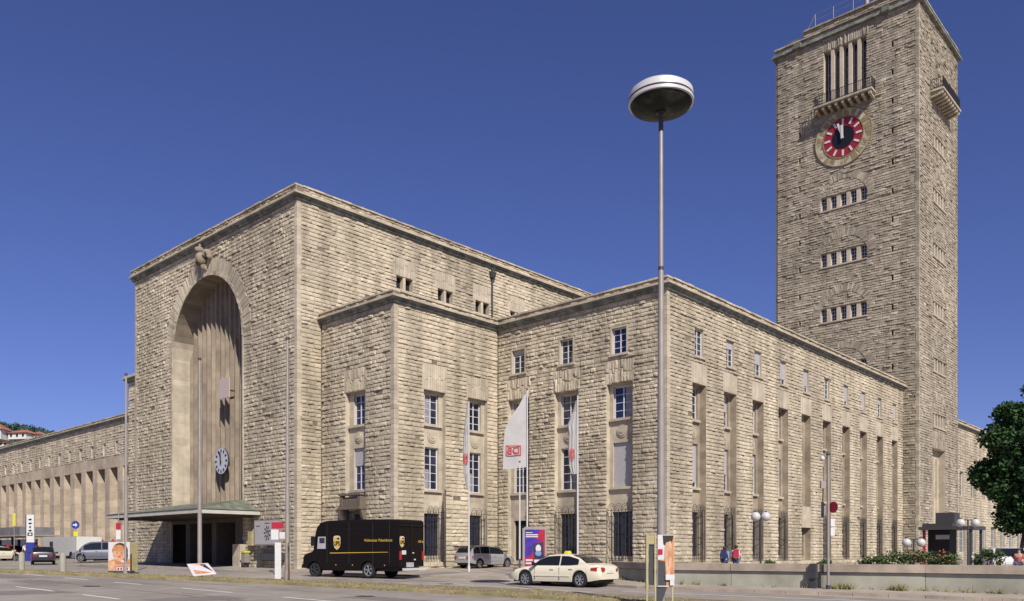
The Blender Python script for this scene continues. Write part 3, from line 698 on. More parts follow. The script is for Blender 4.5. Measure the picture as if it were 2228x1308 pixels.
hh = MB(); bar(hh, P, CT, CZT, R_(-18), -.2, 1.5, .2, .3, 'white'); bar(hh, P, CT, CZT, R_(-1.5), -.2, 1.15, .26, .36, 'white'); hh.build('clock_hand', gO)
def tbalc(Pf, a0, a1):
    b = MB(); b.fbox(Pf, a0, a1, 46.6, 46.78, 0, 1.25, 'towerrough', .9); b.fbox(Pf, a0 + .05, a1 - .05, 46.4, 46.597, 0, .8, 'towerjoint', .3)  # dark lower course paints the shade beneath the slab
    n = 9
    for i in range(n):
        x = a0 + .12 + (a1 - a0 - .5) * i / (n - 1)
        b.hexa([Pf(x, 46.1, 0), Pf(x + .24, 46.1, 0), Pf(x + .24, 46.28, 1.12), Pf(x, 46.28, 1.12), Pf(x, 46.597, 0), Pf(x + .24, 46.597, 0), Pf(x + .24, 46.597, 1.15), Pf(x, 46.597, 1.15)], 'towerrough', .9)
    o = b.build('balcony', tower); r = MB()
    for z in (46.9, 47.8): r.path([Pf(a0 + .05, z, .05), Pf(a0 + .05, z, 1.15), Pf(a1 - .05, z, 1.15), Pf(a1 - .05, z, .05)], .035, 'iron', 5)
    k = 0; x = a0 + .05
    while x < a1: r.tube(Pf(x, 46.78, 1.15), Pf(x, 47.8, 1.15), .026, .026, 'iron', 4); x += .17
    for s_ in (a0 + .05, a1 - .05):
        d = .1
        while d < 1.1: r.tube(Pf(s_, 46.78, d), Pf(s_, 47.8, d), .026, .026, 'iron', 4); d += .17
    r.build('railing', o)
tbalc(P, 2.5, 8.25); tbalc(Q, 45.5, 51.6)

# ------------------------------------------------------------------ colonnade building on the left and the wing beyond the tower
colb = thing('colonnade_building', 'long pale stone station front with a row of square piers, left of the hall', 'station building', (-1.2, 90, 0))
mb = MB(); P = FU(-1.2); cw = [(75.0 + 3.75 * k, 75.85 + 3.75 * k, 13.35, 14.75) for k in range(-6, 26)]
grid(mb, P, 49.6, 175, 11.7, 17.05, cw, 0, 'colonn')
stones(mb, P, 55, 172, 13.1, 17.0, holes=cw, h=(.26, .34), L=(.5, 1.1), lod=0, p=(.02, .06))
mb.poly([P(49.6, 11.7, 0), P(175, 11.7, 0), P(175, 11.7, -1.5), P(49.6, 11.7, -1.5)], 'colonn'); grid(mb, P, 49.6, 175, 0, 11.7, [], -1.5, 'colonn', 1.2)
mb.poly([P(49.6, 17.5, 0), P(175, 17.5, 0), P(175, 17.5, -20), P(49.6, 17.5, -20)], 'joint'); mb.poly([P(175, 0, 0), P(175, 0, -20), P(175, 17.5, -20), P(175, 17.5, 0)], 'joint')
for h in cw: reveal(mb, P, h, 0, -.3, 'colonn')
mb.build('wall', colb)
for h in cw: window(colb, P, *h, -.22, 1, 2, .72 + .2 * rnd(), glass='glass', fr=.08)
for k in range(-6, 26):
    v = 76.0 + 3.75 * k; b = MB(); z = 0
    while z < 11.69:
        z2 = min(11.69, z + U(.9, 1.3)); b.box(-1.2 - .02, .31, v - 2.2, v - .75, z, z2 - .012, 'colonn', rnd()); z = z2
    b.build('pier', colb)
cornice(colb, [(P, 50, 175)], 17.05, 17.75)
nb = thing('north_wing', 'pale rough stone wing rising beyond the tower behind the tree', 'station building', (90, 10, 0))
mb = MB(); Q = FV(2.4); nw = [(60 + 5.2 * k, 62.8 + 5.2 * k, 1.4, 4.9) for k in range(14)] + [(60.4 + 5.2 * k, 62.2 + 5.2 * k, 8.5, 11.5) for k in range(14)]
grid(mb, Q, 55.2, 140, -.5, 16.9, nw, 0, 'joint'); stones(mb, Q, 55.3, 132, .2, 16.9, holes=nw, lod=0, h=(.28, .38), L=(.5, 1.1))
for h in nw: reveal(mb, Q, h, 0, -.4, 'smooth')
mb.poly([(55.2, 2.4, 17.2), (140, 2.4, 17.2), (140, 30, 17.2), (55.2, 30, 17.2)], 'joint'); mb.build('wall', nb)
for h in nw[:14]: window(nb, Q, *h, -.3, 4, 4)
for h in nw[14:]: window(nb, Q, *h, -.3, 2, 4)
cornice(nb, [(Q, 55.3, 140)], 16.9, 17.7)
# ------------------------------------------------------------------ ground, roads, median, plaza
def gline(pts):   # densify a polyline
    out = []
    for (a, b), (c, d) in zip(pts[:-1], pts[1:]):
        n = max(1, int(math.hypot(c - a, d - b) / 2))
        for i in range(n): out.append((a + (c - a) * i / n, b + (d - b) * i / n))
    return out + [pts[-1]]
def strip(mb, A, B, dz, m):   # ribbon between two polylines with as many points
    for i in range(len(A) - 1):
        q = [A[i], A[i + 1], B[i + 1], B[i]]; mb.poly([(u, v, gz(u, v) + dz) for u, v in q], m)
g = MB()
us = [-400, -120, -70] + [-60 + 2 * i for i in range(23)] + [-14.5 + 2 * i for i in range(7)] + [4, 10, 20, 40, 80, 160, 400, 1500]
vs = [-1500, -400, -100, -60, -40, -30] + [-28 + 4 * i for i in range(23)] + [66, 80, 120, 200, 400, 1500]
for a, b in zip(us[:-1], us[1:]):
    for c, d in zip(vs[:-1], vs[1:]):
        g.poly([(a, c, gz(a, c)), (b, c, gz(b, c)), (b, d, gz(b, d)), (a, d, gz(a, d))], 'asphalt' if a < -13.9 else 'asphalt2')
struct(g.build('ground'))
KF = [(-34, 60), (-27.13, 27.1), (-24.8, 16.5), (-22.5, 5.7), (-21.25, -6.9), (-20.6, -14), (-20, -22), (-19.4, -32)]
KB = [(-32.5, 60), (-25.7, 30.5), (-22.6, 17.0), (-19.9, 6.4), (-18.1, -3.9), (-17.9, -13.5), (-17.9, -22), (-17.9, -32)]
def dens(Ln):
    o = []
    for (a, b), (c, d) in zip(Ln[:-1], Ln[1:]):
        for i in range(6): o.append((a + (c - a) * i / 6, b + (d - b) * i / 6))
    return o + [Ln[-1]]
KFd, KBd = dens(KF), dens(KB)
def lerp2(A, B, t): return [(a[0] + (b[0] - a[0]) * t, a[1] + (b[1] - a[1]) * t) for a, b in zip(A, B)]
m_ = MB()
for (a, b), (c, d) in zip(zip(KFd[:-1], KFd[1:]), zip(KBd[:-1], KBd[1:])):
    for (p, q, s_) in ((a, b, 1), (c, d, -1)):      # kerb stones, 0.12 m high
        n = max(1, int(math.hypot(q[0] - p[0], q[1] - p[1])))
        for i in range(n):
            x0 = p[0] + (q[0] - p[0]) * i / n; y0 = p[1] + (q[1] - p[1]) * i / n; x1 = p[0] + (q[0] - p[0]) * (i + .985) / n; y1 = p[1] + (q[1] - p[1]) * (i + .985) / n
            z = .13 if s_ > 0 else .10; z += U(-.012, .012)
            m_.hexa([(x0, y0, gz(x0, y0) - .1), (x1, y1, gz(x1, y1) - .1), (x1 + .2 * s_, y1, gz(x1, y1) - .1), (x0 + .2 * s_, y0, gz(x0, y0) - .1), (x0, y0, gz(x0, y0) + z), (x1, y1, gz(x1, y1) + z), (x1 + .2 * s_, y1, gz(x1, y1) + z), (x0 + .2 * s_, y0, gz(x0, y0) + z)], 'kerb', rnd())
ins = lerp2(KFd, KBd, .08); ins2 = lerp2(KFd, KBd, .95)
strip(m_, [(a + .18, b) for a, b in KFd], [(a - .18, b) for a, b in KBd], .095, 'soil')
struct(m_.build('median_strip'))
pv_ = MB()      # pavement and kerb along the retaining wall
WALL = [(-9.53, -3.0), (-11.5, -6.5), (-11.05, -10), (-9.6, -17), (-9.3, -20.5), (-8.6, -32)]
PK = [(-12.2, -1.2), (-13.3, -6.9), (-12.75, -10.6), (-11.6, -17.6), (-11.3, -21), (-10.6, -33)]
Wd, Pd = dens(WALL), dens(PK)
strip(pv_, Pd, [(a + .3, b) for a, b in Wd], .105, 'pave')
for a, b in zip(Pd[:-1], Pd[1:]):
    n = max(1, int(math.hypot(b[0] - a[0], b[1] - a[1])))
    for i in range(n):
        x0 = a[0] + (b[0] - a[0]) * i / n; y0 = a[1] + (b[1] - a[1]) * i / n; x1 = a[0] + (b[0] - a[0]) * (i + .98) / n; y1 = a[1] + (b[1] - a[1]) * (i + .98) / n
        pv_.hexa([(x0 - .02, y0, gz(x0, y0) - .1), (x1 - .02, y1, gz(x1, y1) - .1), (x1 + .16, y1, gz(x1, y1) - .1), (x0 + .16, y0, gz(x0, y0) - .1), (x0 - .02, y0, gz(x0, y0) + .12), (x1 - .02, y1, gz(x1, y1) + .12), (x1 + .16, y1, gz(x1, y1) + .12), (x0 + .16, y0, gz(x0, y0) + .12)], 'coping', rnd())
struct(pv_.build('pavement'))
ld = MB()
def dash(u, v0, v1, w=.14, m='line'):
    n = max(1, int(abs(v1 - v0) / 2))
    for i in range(n):
        a = v0 + (v1 - v0) * i / n; b = v0 + (v1 - v0) * (i + 1) / n
        ld.poly([(u - w / 2, a, gz(u, a) + .005), (u + w / 2, a, gz(u, a) + .005), (u + w / 2, b, gz(u, b) + .005), (u - w / 2, b, gz(u, b) + .005)], m)
for v0, v1 in ((31, 27.5), (24, 20.8), (17.9, 14.9), (11.8, 9.0), (5.4, 1.4), (-1.9, -5), (-8.2, -11.5)): dash(-26.9, v0, v1)
for v0, v1 in ((24, 20), (17.2, 13.3), (10.3, 6.2), (3.4, .4), (-3, -6)): dash(-31.3, v0, v1)
n = 10
for i in range(n):       # edge lines right of the median and by the taxi lane
    a, b = i / n, (i + 1) / n
    for (u0_, v0_), (u1_, v1_), w_ in (((-14.9, -7.2), (-13.0, -22), .16), ((-15.6, 8), (-16.6, -7), .12), ((-12.6, 14), (-13.3, 0), .10)):
        q = [(u0_ + (u1_ - u0_) * a, v0_ + (v1_ - v0_) * a), (u0_ + (u1_ - u0_) * b, v0_ + (v1_ - v0_) * b)]
        ld.poly([(q[0][0], q[0][1], gz(*q[0]) + .006), (q[0][0] + w_, q[0][1], gz(*q[0]) + .006), (q[1][0] + w_, q[1][1], gz(*q[1]) + .006), (q[1][0], q[1][1], gz(*q[1]) + .006)], 'line')
for k in range(8): dash(-17.0, 10 - 2 * k, 9.0 - 2 * k, .22, 'liney')
struct(ld.build('road_markings'))
fc = MB()      # low kerb between the lane and the station forecourt
A_ = dens([(-10.5, 1.5), (-12.4, 7), (-13.2, 14), (-14.6, 24), (-15.8, 34), (-17, 50)])
for a, b in zip(A_[:-1], A_[1:]):
    fc.hexa([(a[0], a[1], gz(*a) - .1), (b[0], b[1], gz(*b) - .1), (b[0] + .16, b[1], gz(*b) - .1), (a[0] + .16, a[1], gz(*a) - .1), (a[0], a[1], gz(*a) + .07), (b[0], b[1], gz(*b) + .07), (b[0] + .16, b[1], gz(*b) + .07), (a[0] + .16, a[1], gz(*a) + .07)], 'coping', rnd())
struct(fc.build('forecourt_kerb'))
def grasstuft(mb, x, y, z, h, n, sp, m='grass'):
    for _ in range(n):
        a = rnd() * 6.28; r = rnd() * sp; bx, by = x + r * math.cos(a), y + r * math.sin(a); l = h * U(.5, 1.2); b = rnd() * 6.28; k = U(.2, .9) * l; w_ = .012 + .02 * rnd()
        mb.poly([(bx - w_, by, z), (bx + w_, by, z), (bx + k * math.cos(b), by + k * math.sin(b), z + l)], m, rnd(), rnd())
gr = MB()
for i in range(1500):
    k = rnd() * (len(KFd) - 7) + 6; j = int(k); t = k - j
    if j + 1 >= len(KFd): continue
    s_ = rnd() ** 2 * .5 if rnd() < .75 else rnd()
    a = lerp2([KFd[j]], [KFd[j + 1]], t)[0]; b = lerp2([KBd[j]], [KBd[j + 1]], t)[0]; u = a[0] + .12 + (b[0] - a[0] - .2) * s_; v = a[1] + (b[1] - a[1]) * s_
    grasstuft(gr, u, v, gz(u, v) + .09, .055, 8, .3)
tag(gr.build('grass'), 'sparse dry yellow grass growing on the median strip', 'grass', kind='stuff')
wd_ = MB()
for i in range(140):
    k = rnd() * (len(Wd) - 1); j = int(k); t = k - j; a = lerp2([Wd[j]], [Wd[j + 1]], t)[0]
    if rnd() < .5 or a[1] < -13: grasstuft(wd_, a[0] - U(.03, .2), a[1], gz(*a) + .1, U(.05, .16) if rnd() < .8 else .25, 9, .12)
for v in (-14.2, -14.5, -16.2, -16.3): grasstuft(wd_, -10.35 + (-14 - v) * .2, v, gz(-10, v) + .1, .28, 70, .3)
tag(wd_.build('weeds'), 'weeds sprouting along the foot of the concrete wall', 'weeds', kind='stuff')

random.seed(77)
rp_ = MB()
for (u, v, a, b_) in ((-29.2, 14, .8, 2.2), (-29.5, -1, 1.4, .9), (-25, -6, .5, 3), (-33, 6, 2, 1.2), (-16, 24, 1.2, 2), (-15.4, 4.6, .9, 1.5), (-10, 9, 1.5, .7), (-28.4, 22, .6, 3.5), (-18, 36, 1.4, 4), (-9, 3, 2, .35)):
    pts = [(u + a * x, v + b_ * y) for x, y in ((-1, -1), (1, -.95), (1.02, 1), (-.97, .98))]; rp_.poly([(x, y, gz(x, y) + .004) for x, y in pts], 'patch')
for k in range(9):      # tar seams and cracks
    u, v = U(-34, -24), U(-6, 26); pts = [(u, v)]
    for _ in range(9): u += U(-.12, .12); v += U(.3, .9); pts.append((u, v))
    for (x0, y0), (x1, y1) in zip(pts[:-1], pts[1:]): rp_.poly([(x0 - .02, y0, gz(x0, y0) + .0045), (x0 + .02, y0, gz(x0, y0) + .0045), (x1 + .02, y1, gz(x1, y1) + .0045), (x1 - .02, y1, gz(x1, y1) + .0045)], 'tar')
for k in range(2):
    for u in (-24.4, -28.9): 
        for i in range(14): v = -8 + i * 3; rp_.poly([(u - .02, v, gz(u, v) + .0045), (u + .02, v, gz(u, v) + .0045), (u + .03, v + 3, gz(u, v + 3) + .0045), (u - .01, v + 3, gz(u, v + 3) + .0045)], 'tar') if k == 0 else None
struct(rp_.build('road_patches'))
for i, (u, v, lb) in enumerate(((-29.0, 8.8, 'round iron manhole cover in the near lane between the dashes'), (-16.2, 1.6, 'round iron manhole cover in the lane beside the taxi'), (-24.6, -3.4, 'round iron manhole cover close to the median kerb'))):
    mc = MB(); mc.poly([(u + .33 * math.cos(t), v + .33 * math.sin(t), gz(u, v) + .012) for t in [math.pi * k / 12 for k in range(24)]], 'steeld'); tag(mc.build('manhole_cover', loc=(u, v, gz(u, v))), lb, 'manhole cover')
# ------------------------------------------------------------------ retaining wall
rw = thing('retaining_wall', 'low pale concrete retaining wall with a brown stone coping on the right', 'wall', (-10, -12, 0))
b = MB(); c = MB(); T = .34
for (x0, y0), (x1, y1) in zip(WALL[:-1], WALL[1:]):
    L_ = math.hypot(x1 - x0, y1 - y0); n = max(1, round(L_ / 3.0)); dx, dy = (x1 - x0) / L_, (y1 - y0) / L_; nx_, ny_ = -dy, dx
    if nx_ > 0: nx_, ny_ = -nx_, -ny_      # outward, to the street
    for i in range(n):
        s0_, s1_ = L_ * i / n + .008, L_ * (i + 1) / n - .008
        def pt(s, d, z): return (x0 + dx * s + nx_ * d, y0 + dy * s + ny_ * d, z)
        for q, d0, d1, z0, z1, m, e in ((b, -.35, 0, -.5, .78, 'conc', 0), (c, -.45, .10, .80, 1.10, 'coping', .002), (b, -.4, -.06, .78, .80, 'steeld', 0)):  # thin dark strip paints the shadow gap under the coping
            q.hexa([pt(s0_ + e, d0, z0), pt(s1_ - e, d0, z0), pt(s1_ - e, d1, z0), pt(s0_ + e, d1, z0), pt(s0_ + e, d0, z1), pt(s1_ - e, d0, z1), pt(s1_ - e, d1, z1), pt(s0_ + e, d1, z1)], m, rnd())
b.build('wall', rw); c.build('coping', rw)
# worn patches where the facing has flaked
fl = MB(); random.seed(3)
for i in range(16):
    v = -15.2 - i * .42; u = -9.6 - (-17 - v) * .207 if v > -17 else -9.6 + (-17 - v) * .086
    u -= .012; h = U(.06, .28); w_ = U(.04, .13); z0_ = gz(u, v) + .12
    pts = [(u, v + w_ * U(.5, 1) * math.cos(a), z0_ + h / 2 + h / 2 * U(.7, 1) * math.sin(a)) for a in [k * .7 for k in range(9)]]
    fl.poly(pts, 'coping')
fl.build('worn_patch', rw)
pb = MB(); pb.box(-10.65, -10.3, -13.35, -13.1, .1, 1.12, 'steeld'); pb.box(-10.72, -10.23, -13.38, -13.07, .55, .8, 'steeld')
tag(pb.build('control_cabinet', loc=(-10.4, -13.2, 0)), 'slim dark grey steel box standing against the retaining wall', 'cabinet')

# ------------------------------------------------------------------ foliage helpers
def leaves(mb, blobs, n, size, m, shell=.5):
    tot = sum(b_[3] ** 2 for b_ in blobs)
    for cx, cy, cz, r, sz in blobs:
        k = int(n * r * r / tot)
        for _ in range(k):
            while True:
                x, y, z = U(-1, 1), U(-1, 1), U(-1, 1); q = x * x + y * y + z * z
                if q < 1 and q > 1e-3: break
            q = math.sqrt(q); rr = (shell + (1 - shell) * rnd()) / q * q ** .35 if rnd() < .8 else 1
            p = Vector((cx + x * r * rr, cy + y * r * rr, cz + z * r * rr * sz)); s_ = size * U(.6, 1.3)
            a = Vector((U(-1, 1), U(-1, 1), U(-.6, .6))).normalized(); b_2 = a.cross(Vector((U(-1, 1), U(-1, 1), U(-1, 1)))).normalized()
            tn = min(1, max(0, .5 + (rnd() - .5) * .9)); c_ = a.cross(b_2) * s_ * .25
            mb.poly([p - a * s_, p + b_2 * s_ * .6 + c_, p + a * s_, p - b_2 * s_ * .6 + c_], m, tn, rnd())
def tree(name, label, loc, H, R0, trunk_h, seed, lean=(0, 0), n=26000, size=.17, m='leaf'):
    random.seed(seed); t = thing(name, label, 'tree', loc); x, y, z = loc
    tr = MB(); top = Vector((x + lean[0], y + lean[1], z + trunk_h + H * .25)); tr.tube((x, y, z - .2), (x + lean[0] * .3, y + lean[1] * .3, z + trunk_h), .26, .19, 'bark', 10); tr.tube((x + lean[0] * .3, y + lean[1] * .3, z + trunk_h), top, .19, .1, 'bark', 8)
    blobs = []
    for i in range(60):
        f = rnd(); hz = trunk_h + (H - trunk_h) * (.06 + .92 * f); ww = R0 * (math.sin(math.pi * min(1, .14 + .80 * (1 - f) + .02)) ** .55) * (1 - .28 * f)
        a = rnd() * 6.28; rr = ww * U(.35, .82); br = R0 * U(.20, .36) * (1 - .3 * f)
        c_ = (x + lean[0] + rr * math.cos(a), y + lean[1] + rr * math.sin(a), z + min(hz, H - br * .8), br, .8); blobs.append(c_)
        if i % 5 == 0: tr.tube(Vector((x + lean[0] * .4, y + lean[1] * .4, z + trunk_h * U(.8, 1.5))), Vector(c_[:3]), .06, .015, 'bark', 5)
    tr.build('trunk', t); cr = MB(); leaves(cr, blobs, n, size, m); cr.build('crown', t); return t
tree('broadleaf_tree', 'tall dark green broadleaf tree on the right in front of the pale wing', (15.2, -15.1, .3), 11.6, 4.3, 2.5, 12, (.7, -.9), 38000, .14)
for i, (u, v, h, r, fl_) in enumerate(((-7.6, -14.3, .4, .6, 0), (-7.6, -15.3, .7, .7, 0), (-7.5, -16.3, .65, .7, 1), (-7.4, -17.3, .6, .62, 1), (-7.2, -18.5, .7, .6, 0), (-7.9, -10.2, .2, .3, 0), (-7.8, -12.5, .25, .35, 0))):
    LB = ['low trailing shrub at the left end of the planted bed on the wall', 'bushy mid green shrub left of the twin globe lamp', 'taller shrub with red flowers just right of the twin globe lamp', 'shrub with orange blossoms in front of the dark subway entrance', 'bright green rounded shrub at the right end of the bed', 'tiny tuft plant on the wall nearest the advert panel', 'small green plant behind the coping beside the sign pole'][i]
    t = thing('shrub', LB, 'shrub', (u, v, .9), 'shrubs along the top of the retaining wall'); sh = MB()
    random.seed(40 + i); bl_ = [(u + U(-.4, .4) * r, v + U(-.7, .7) * r, 1.0 + h * U(.2, .75), r * U(.35, .6), .8) for _ in range(9)]
    leaves(sh, bl_, 650 if r > .5 else 300, .055, 'leafd', .3); sh.build('foliage', t)
    st = MB()
    for q in bl_: st.tube((u, v, .6), q[:3], .02, .008, 'bark', 4)
    st.build('stem', t)
    if fl_:
        f_ = MB()
        for _ in range(14): q = random.choice(bl_); f_.sphere((q[0] - q[3] * U(.4, 1), q[1] + U(-1, 1) * q[3], q[2] + U(-.2, 1) * q[3]), (.03), 'flower', 6)
        f_.build('blossom', t)
random.seed(5)
# planted bed top behind the coping
bd = MB(); bd.poly([(-10.4, -6.7, .78), (-7.9, -32, .78), (-5.5, -32, .78), (-6.5, -6.7, .78)], 'soil'); bd.poly([(-6.5, -6.7, .78), (-5.5, -32, .78), (-5.5, -32, -.2), (-6.5, -6.7, -.2)], 'conc')
bd.poly([(-10.4, -6.7, .78), (-6.5, -6.7, .78), (-6.5, -6.7, -.2), (-10.4, -6.7, -.2)], 'conc')
struct(bd.build('planting_bed'))

# ------------------------------------------------------------------ lamps, masts, poles
def mast(label, u, v, top, r0=.115, r1=.055, cap=True):
    t = thing('street_mast', label, 'mast', (u, v, gz(u, v)), 'tall bare masts along the median'); b = MB(); z = gz(u, v)
    b.tube((u, v, z), (u, v, z + .5), r0 * 1.5, r0 * 1.4, 'steel', 12); b.tube((u, v, z + .5), (u, v, z + 4.2), r0, r0 * .92, 'steel', 12); b.tube((u, v, z + 4.2), (u, v, top), r0 * .8, r1, 'steel', 12); b.build('pole', t, 40)
    c = MB(); c.tube((u, v, top), (u, v, top + .12), r1 * 1.5, r1 * 1.5, 'steeld', 10); c.build('cap', t)
mast('bare grey mast left of the hall, nearest the child poster', -22.4, 21.5, 11.55)
mast('bare grey mast in front of the arched portal above the fallen poster', -21.4, 14.8, 11.55)
mast('bare grey mast between the hall corner and the dark van', -20.6, 7.8, 11.55)
LU, LV = -21.16, -13.07
lp = thing('street_lamp', 'very tall street lamp with a saucer shaped head in front of the wing corner', 'street lamp', (LU, LV, -.06))
b = MB(); b.tube((LU, LV, -.1), (LU, LV, 2.9), .125, .12, 'steel', 16); b.tube((LU, LV, 2.9), (LU, LV, 6), .115, .105, 'steel', 16); b.tube((LU, LV, 6), (LU, LV, 9.9), .1, .078, 'steel', 16); b.tube((LU, LV, 9.9), (LU, LV, 10), .085, .085, 'steeld', 16); b.tube((LU, LV, 10), (LU, LV, 14.3), .072, .06, 'steel', 16)
b.build('pole', lp, 40)
b = MB(); ZL = 14.84
b.lathe((LU, LV, ZL), [(.0001, .46), (.45, .44), (.8, .38), (.93, .28), (.955, .1)], 'alu', 48); b.lathe((LU, LV, ZL), [(.955, .1), (.955, .07), (.925, .06), (.925, .05)], 'steeld', 48); b.lathe((LU, LV, ZL), [(.925, .05), (.955, .045), (.955, -.04), (.90, -.05), (.90, -.02)], 'alu', 48)
b.build('lamp_housing', lp, 35)
b = MB(); b.lathe((LU, LV, ZL), [(.90, -.03), (.86, -.13), (.6, -.22), (.3, -.26), (.1, -.27)], 'lampglass', 48); b.tube((LU, LV, 14.0), (LU, LV, ZL), .07, .07, 'steeld', 12); b.lathe((LU, LV, ZL - .28), [(.07, -.08), (.15, -.02), (.15, .02), (.07, .03)], 'black', 20)
for k in range(0): a = k * math.pi / 2 + .6; b.tube((LU + .12 * math.cos(a), LV + .12 * math.sin(a), ZL - .3), (LU + .88 * math.cos(a), LV + .88 * math.sin(a), ZL - .12), .02, .02, 'black', 5)
b.build('lamp_glass', lp, 40)
def globes(label, u, v, z0, zg, du, dv, r=.22, top=None):
    t = thing('globe_lamp', label, 'street lamp', (u, v, z0), 'twin globe lamps on the plaza'); b = MB()
    b.tube((u, v, z0), (u, v, zg + .1), .05, .04, 'steeld', 8); b.tube((u - du, v - dv, zg + .1), (u + du, v + dv, zg + .1), .025, .025, 'steeld', 6); b.build('pole', t)
    for s_ in (-1, 1):
        g_ = MB(); g_.sphere((u + s_ * du, v + s_ * dv, zg - .05), r, 'globe', 18); g_.tube((u + s_ * du, v + s_ * dv, zg + .1), (u + s_ * du, v + s_ * dv, zg + r), .07, .07, 'steeld', 8); g_.build('globe', t, 60)
globes('twin white globe lamp in front of the third window recess', -2.77, -7.25, .2, 3.4, .15, -.2, .24)
globes('low twin white globe lamp among the shrubs on the wall', -3.9, -14.87, .2, 2.02, .21, -.23, .19)
globes('twin white globe lamp beside the dark subway entrance roof', 4.34, -14.96, .2, 3.08, .26, -.27, .21)
def flagpole(u, v, top, label, r=.045):
    t = thing('flagpole', label, 'flagpole', (u, v, gz(u, v)), 'white flagpoles in front of the station wing'); b = MB(); z = gz(u, v)
    b.tube((u, v, z), (u, v, z + .35), r * 1.9, r * 1.9, 'alu', 10); b.tube((u, v, z + .35), (u, v, top), r * 1.25, r * .8, 'alu', 10); b.build('pole', t, 40)
    c = MB(); c.sphere((u, v, top + .04), r * 1.2, 'steeld', 8); c.build('finial', t); return t
flagpole(-7.64, 8.85, 10.5, 'white flagpole with a limp furled flag behind the silver estate car')
flagpole(-7.03, 4.76, 10.7, 'white flagpole carrying the big spread flag behind the advert case')
flagpole(-7.46, .8, 9.85, 'white flagpole carrying the folded flag above the ivory taxi')
flagpole(-8.8, 3.73, 6.4, 'short white pole standing left of the advert case')
RT = Vector((math.sin(TH), -math.cos(TH), 0))       # plane of the street side view
def text_obj(parent, txt, size, origin, xdir, up, m, name='lettering', ext=.006, bold=0, sx=1):
    cu = bpy.data.curves.new('t', 'FONT'); cu.body = txt; cu.size = size; cu.extrude = ext; cu.offset = bold; cu.align_x = 'CENTER'; cu.align_y = 'CENTER'
    o = bpy.data.objects.new('t', cu); COL.objects.link(o); bpy.context.view_layer.update()
    me = bpy.data.meshes.new_from_object(o); bpy.data.objects.remove(o)
    x = Vector(xdir).normalized(); y = Vector(up).normalized(); z = x.cross(y).normalized()
    Mx = Matrix((x * sx, y, z)).transposed().to_4x4(); Mx.translation = Vector(origin) - (TW[parent.name] if parent else Vector((0, 0, 0)))
    me.transform(Mx); me.materials.clear(); me.materials.append(M[m])
    o = bpy.data.objects.new(name, me); COL.objects.link(o)
    if parent: o.parent = parent; TW[o.name] = TW[parent.name]
    return o
def flag(label, u, v, ztop, prof, foldn, mark, yaw=0, amp=.09):
    # prof: list of (z, left reach) ; cloth hangs from pole at (u,v) to the left
    t = MB(); d = Vector((-math.cos(yaw) * RT.x - math.sin(yaw) * RT.y, -math.cos(yaw) * RT.y + math.sin(yaw) * RT.x, 0)); nn = Vector((-d.y, d.x, 0))
    rows_ = []; NS = 14
    for z, l in prof:
        row = []
        for i in range(NS + 1):
            s = i / NS; off = math.sin(s * foldn * math.pi + z * .9) * amp * (.3 + s) * min(1, l + .3); row.append(Vector((u, v, z - .10 * s * l)) + d * (.06 + l * s) + nn * off)
        rows_.append(row)
    for a, b in zip(rows_[:-1], rows_[1:]):
        for i in range(NS): t.poly([a[i], a[i + 1], b[i + 1], b[i]], 'flag')
    o = t.build('flag', loc=(u, v, ztop), smooth=60); tag(o, label, 'flag', 'white flags in front of the station wing')
    if mark:
        zc, ls, size, sx = mark
        base = Vector((u, v, zc)) + d * ls - nn * 0.0
        # side facing the street: the mark is seen from behind, so it reads mirrored
        nf_ = Vector((-math.cos(TH), -math.sin(TH), 0)); org = base + nf_ * (.12 if amp > .05 else .045)
        x = -RT      # mirrored reading direction
        text_obj(o, 'DB', size, org, x, (0, 0, 1), 'flagred', 'emblem', .001, .006, sx)
        e = MB(); w_, h_, th_ = size * .78 * sx, size * .52, size * .09
        def ep(a, b_, dd=0): return org + RT * a + Vector((0, 0, b_)) + nf_ * dd
        for a0, a1, b0, b1 in ((-w_, w_, h_ - th_, h_), (-w_, w_, -h_, -h_ + th_), (-w_, -w_ + th_, -h_ + th_, h_ - th_), (w_ - th_, w_, -h_ + th_, h_ - th_)):
            e.hexa([ep(a0, b0), ep(a1, b0), ep(a1, b0, .01), ep(a0, b0, .01), ep(a0, b1), ep(a1, b1), ep(a1, b1, .01), ep(a0, b1, .01)], 'flagred')
        e.build('emblem_frame', o)
    return o
flag('big white flag with a red boxed emblem seen mirrored', -7.03, 4.76, 10.5, [(10.5, .08), (9.9, .4), (9.3, .85), (8.6, 1.2), (7.8, 1.28), (7.0, 1.3), (6.35, 1.32)], 2.2, (7.3, .78, .55, 1), amp=.03)
flag('narrow folded white flag with a red mark on the pole above the taxi', -7.46, .8, 9.6, [(9.6, .04), (9.0, .2), (8.3, .5), (7.8, .42), (7.0, .44), (6.2, .4), (5.7, .25)], 5, (6.75, .3, .5, .3))
flag('limp furled white flag with a red mark on the leftmost pole', -7.64, 8.85, 10.4, [(10.4, .05), (9.5, .16), (8.5, .26), (7.3, .3), (6.2, .26), (5.4, .1)], 5, (7.1, .18, .5, .32))

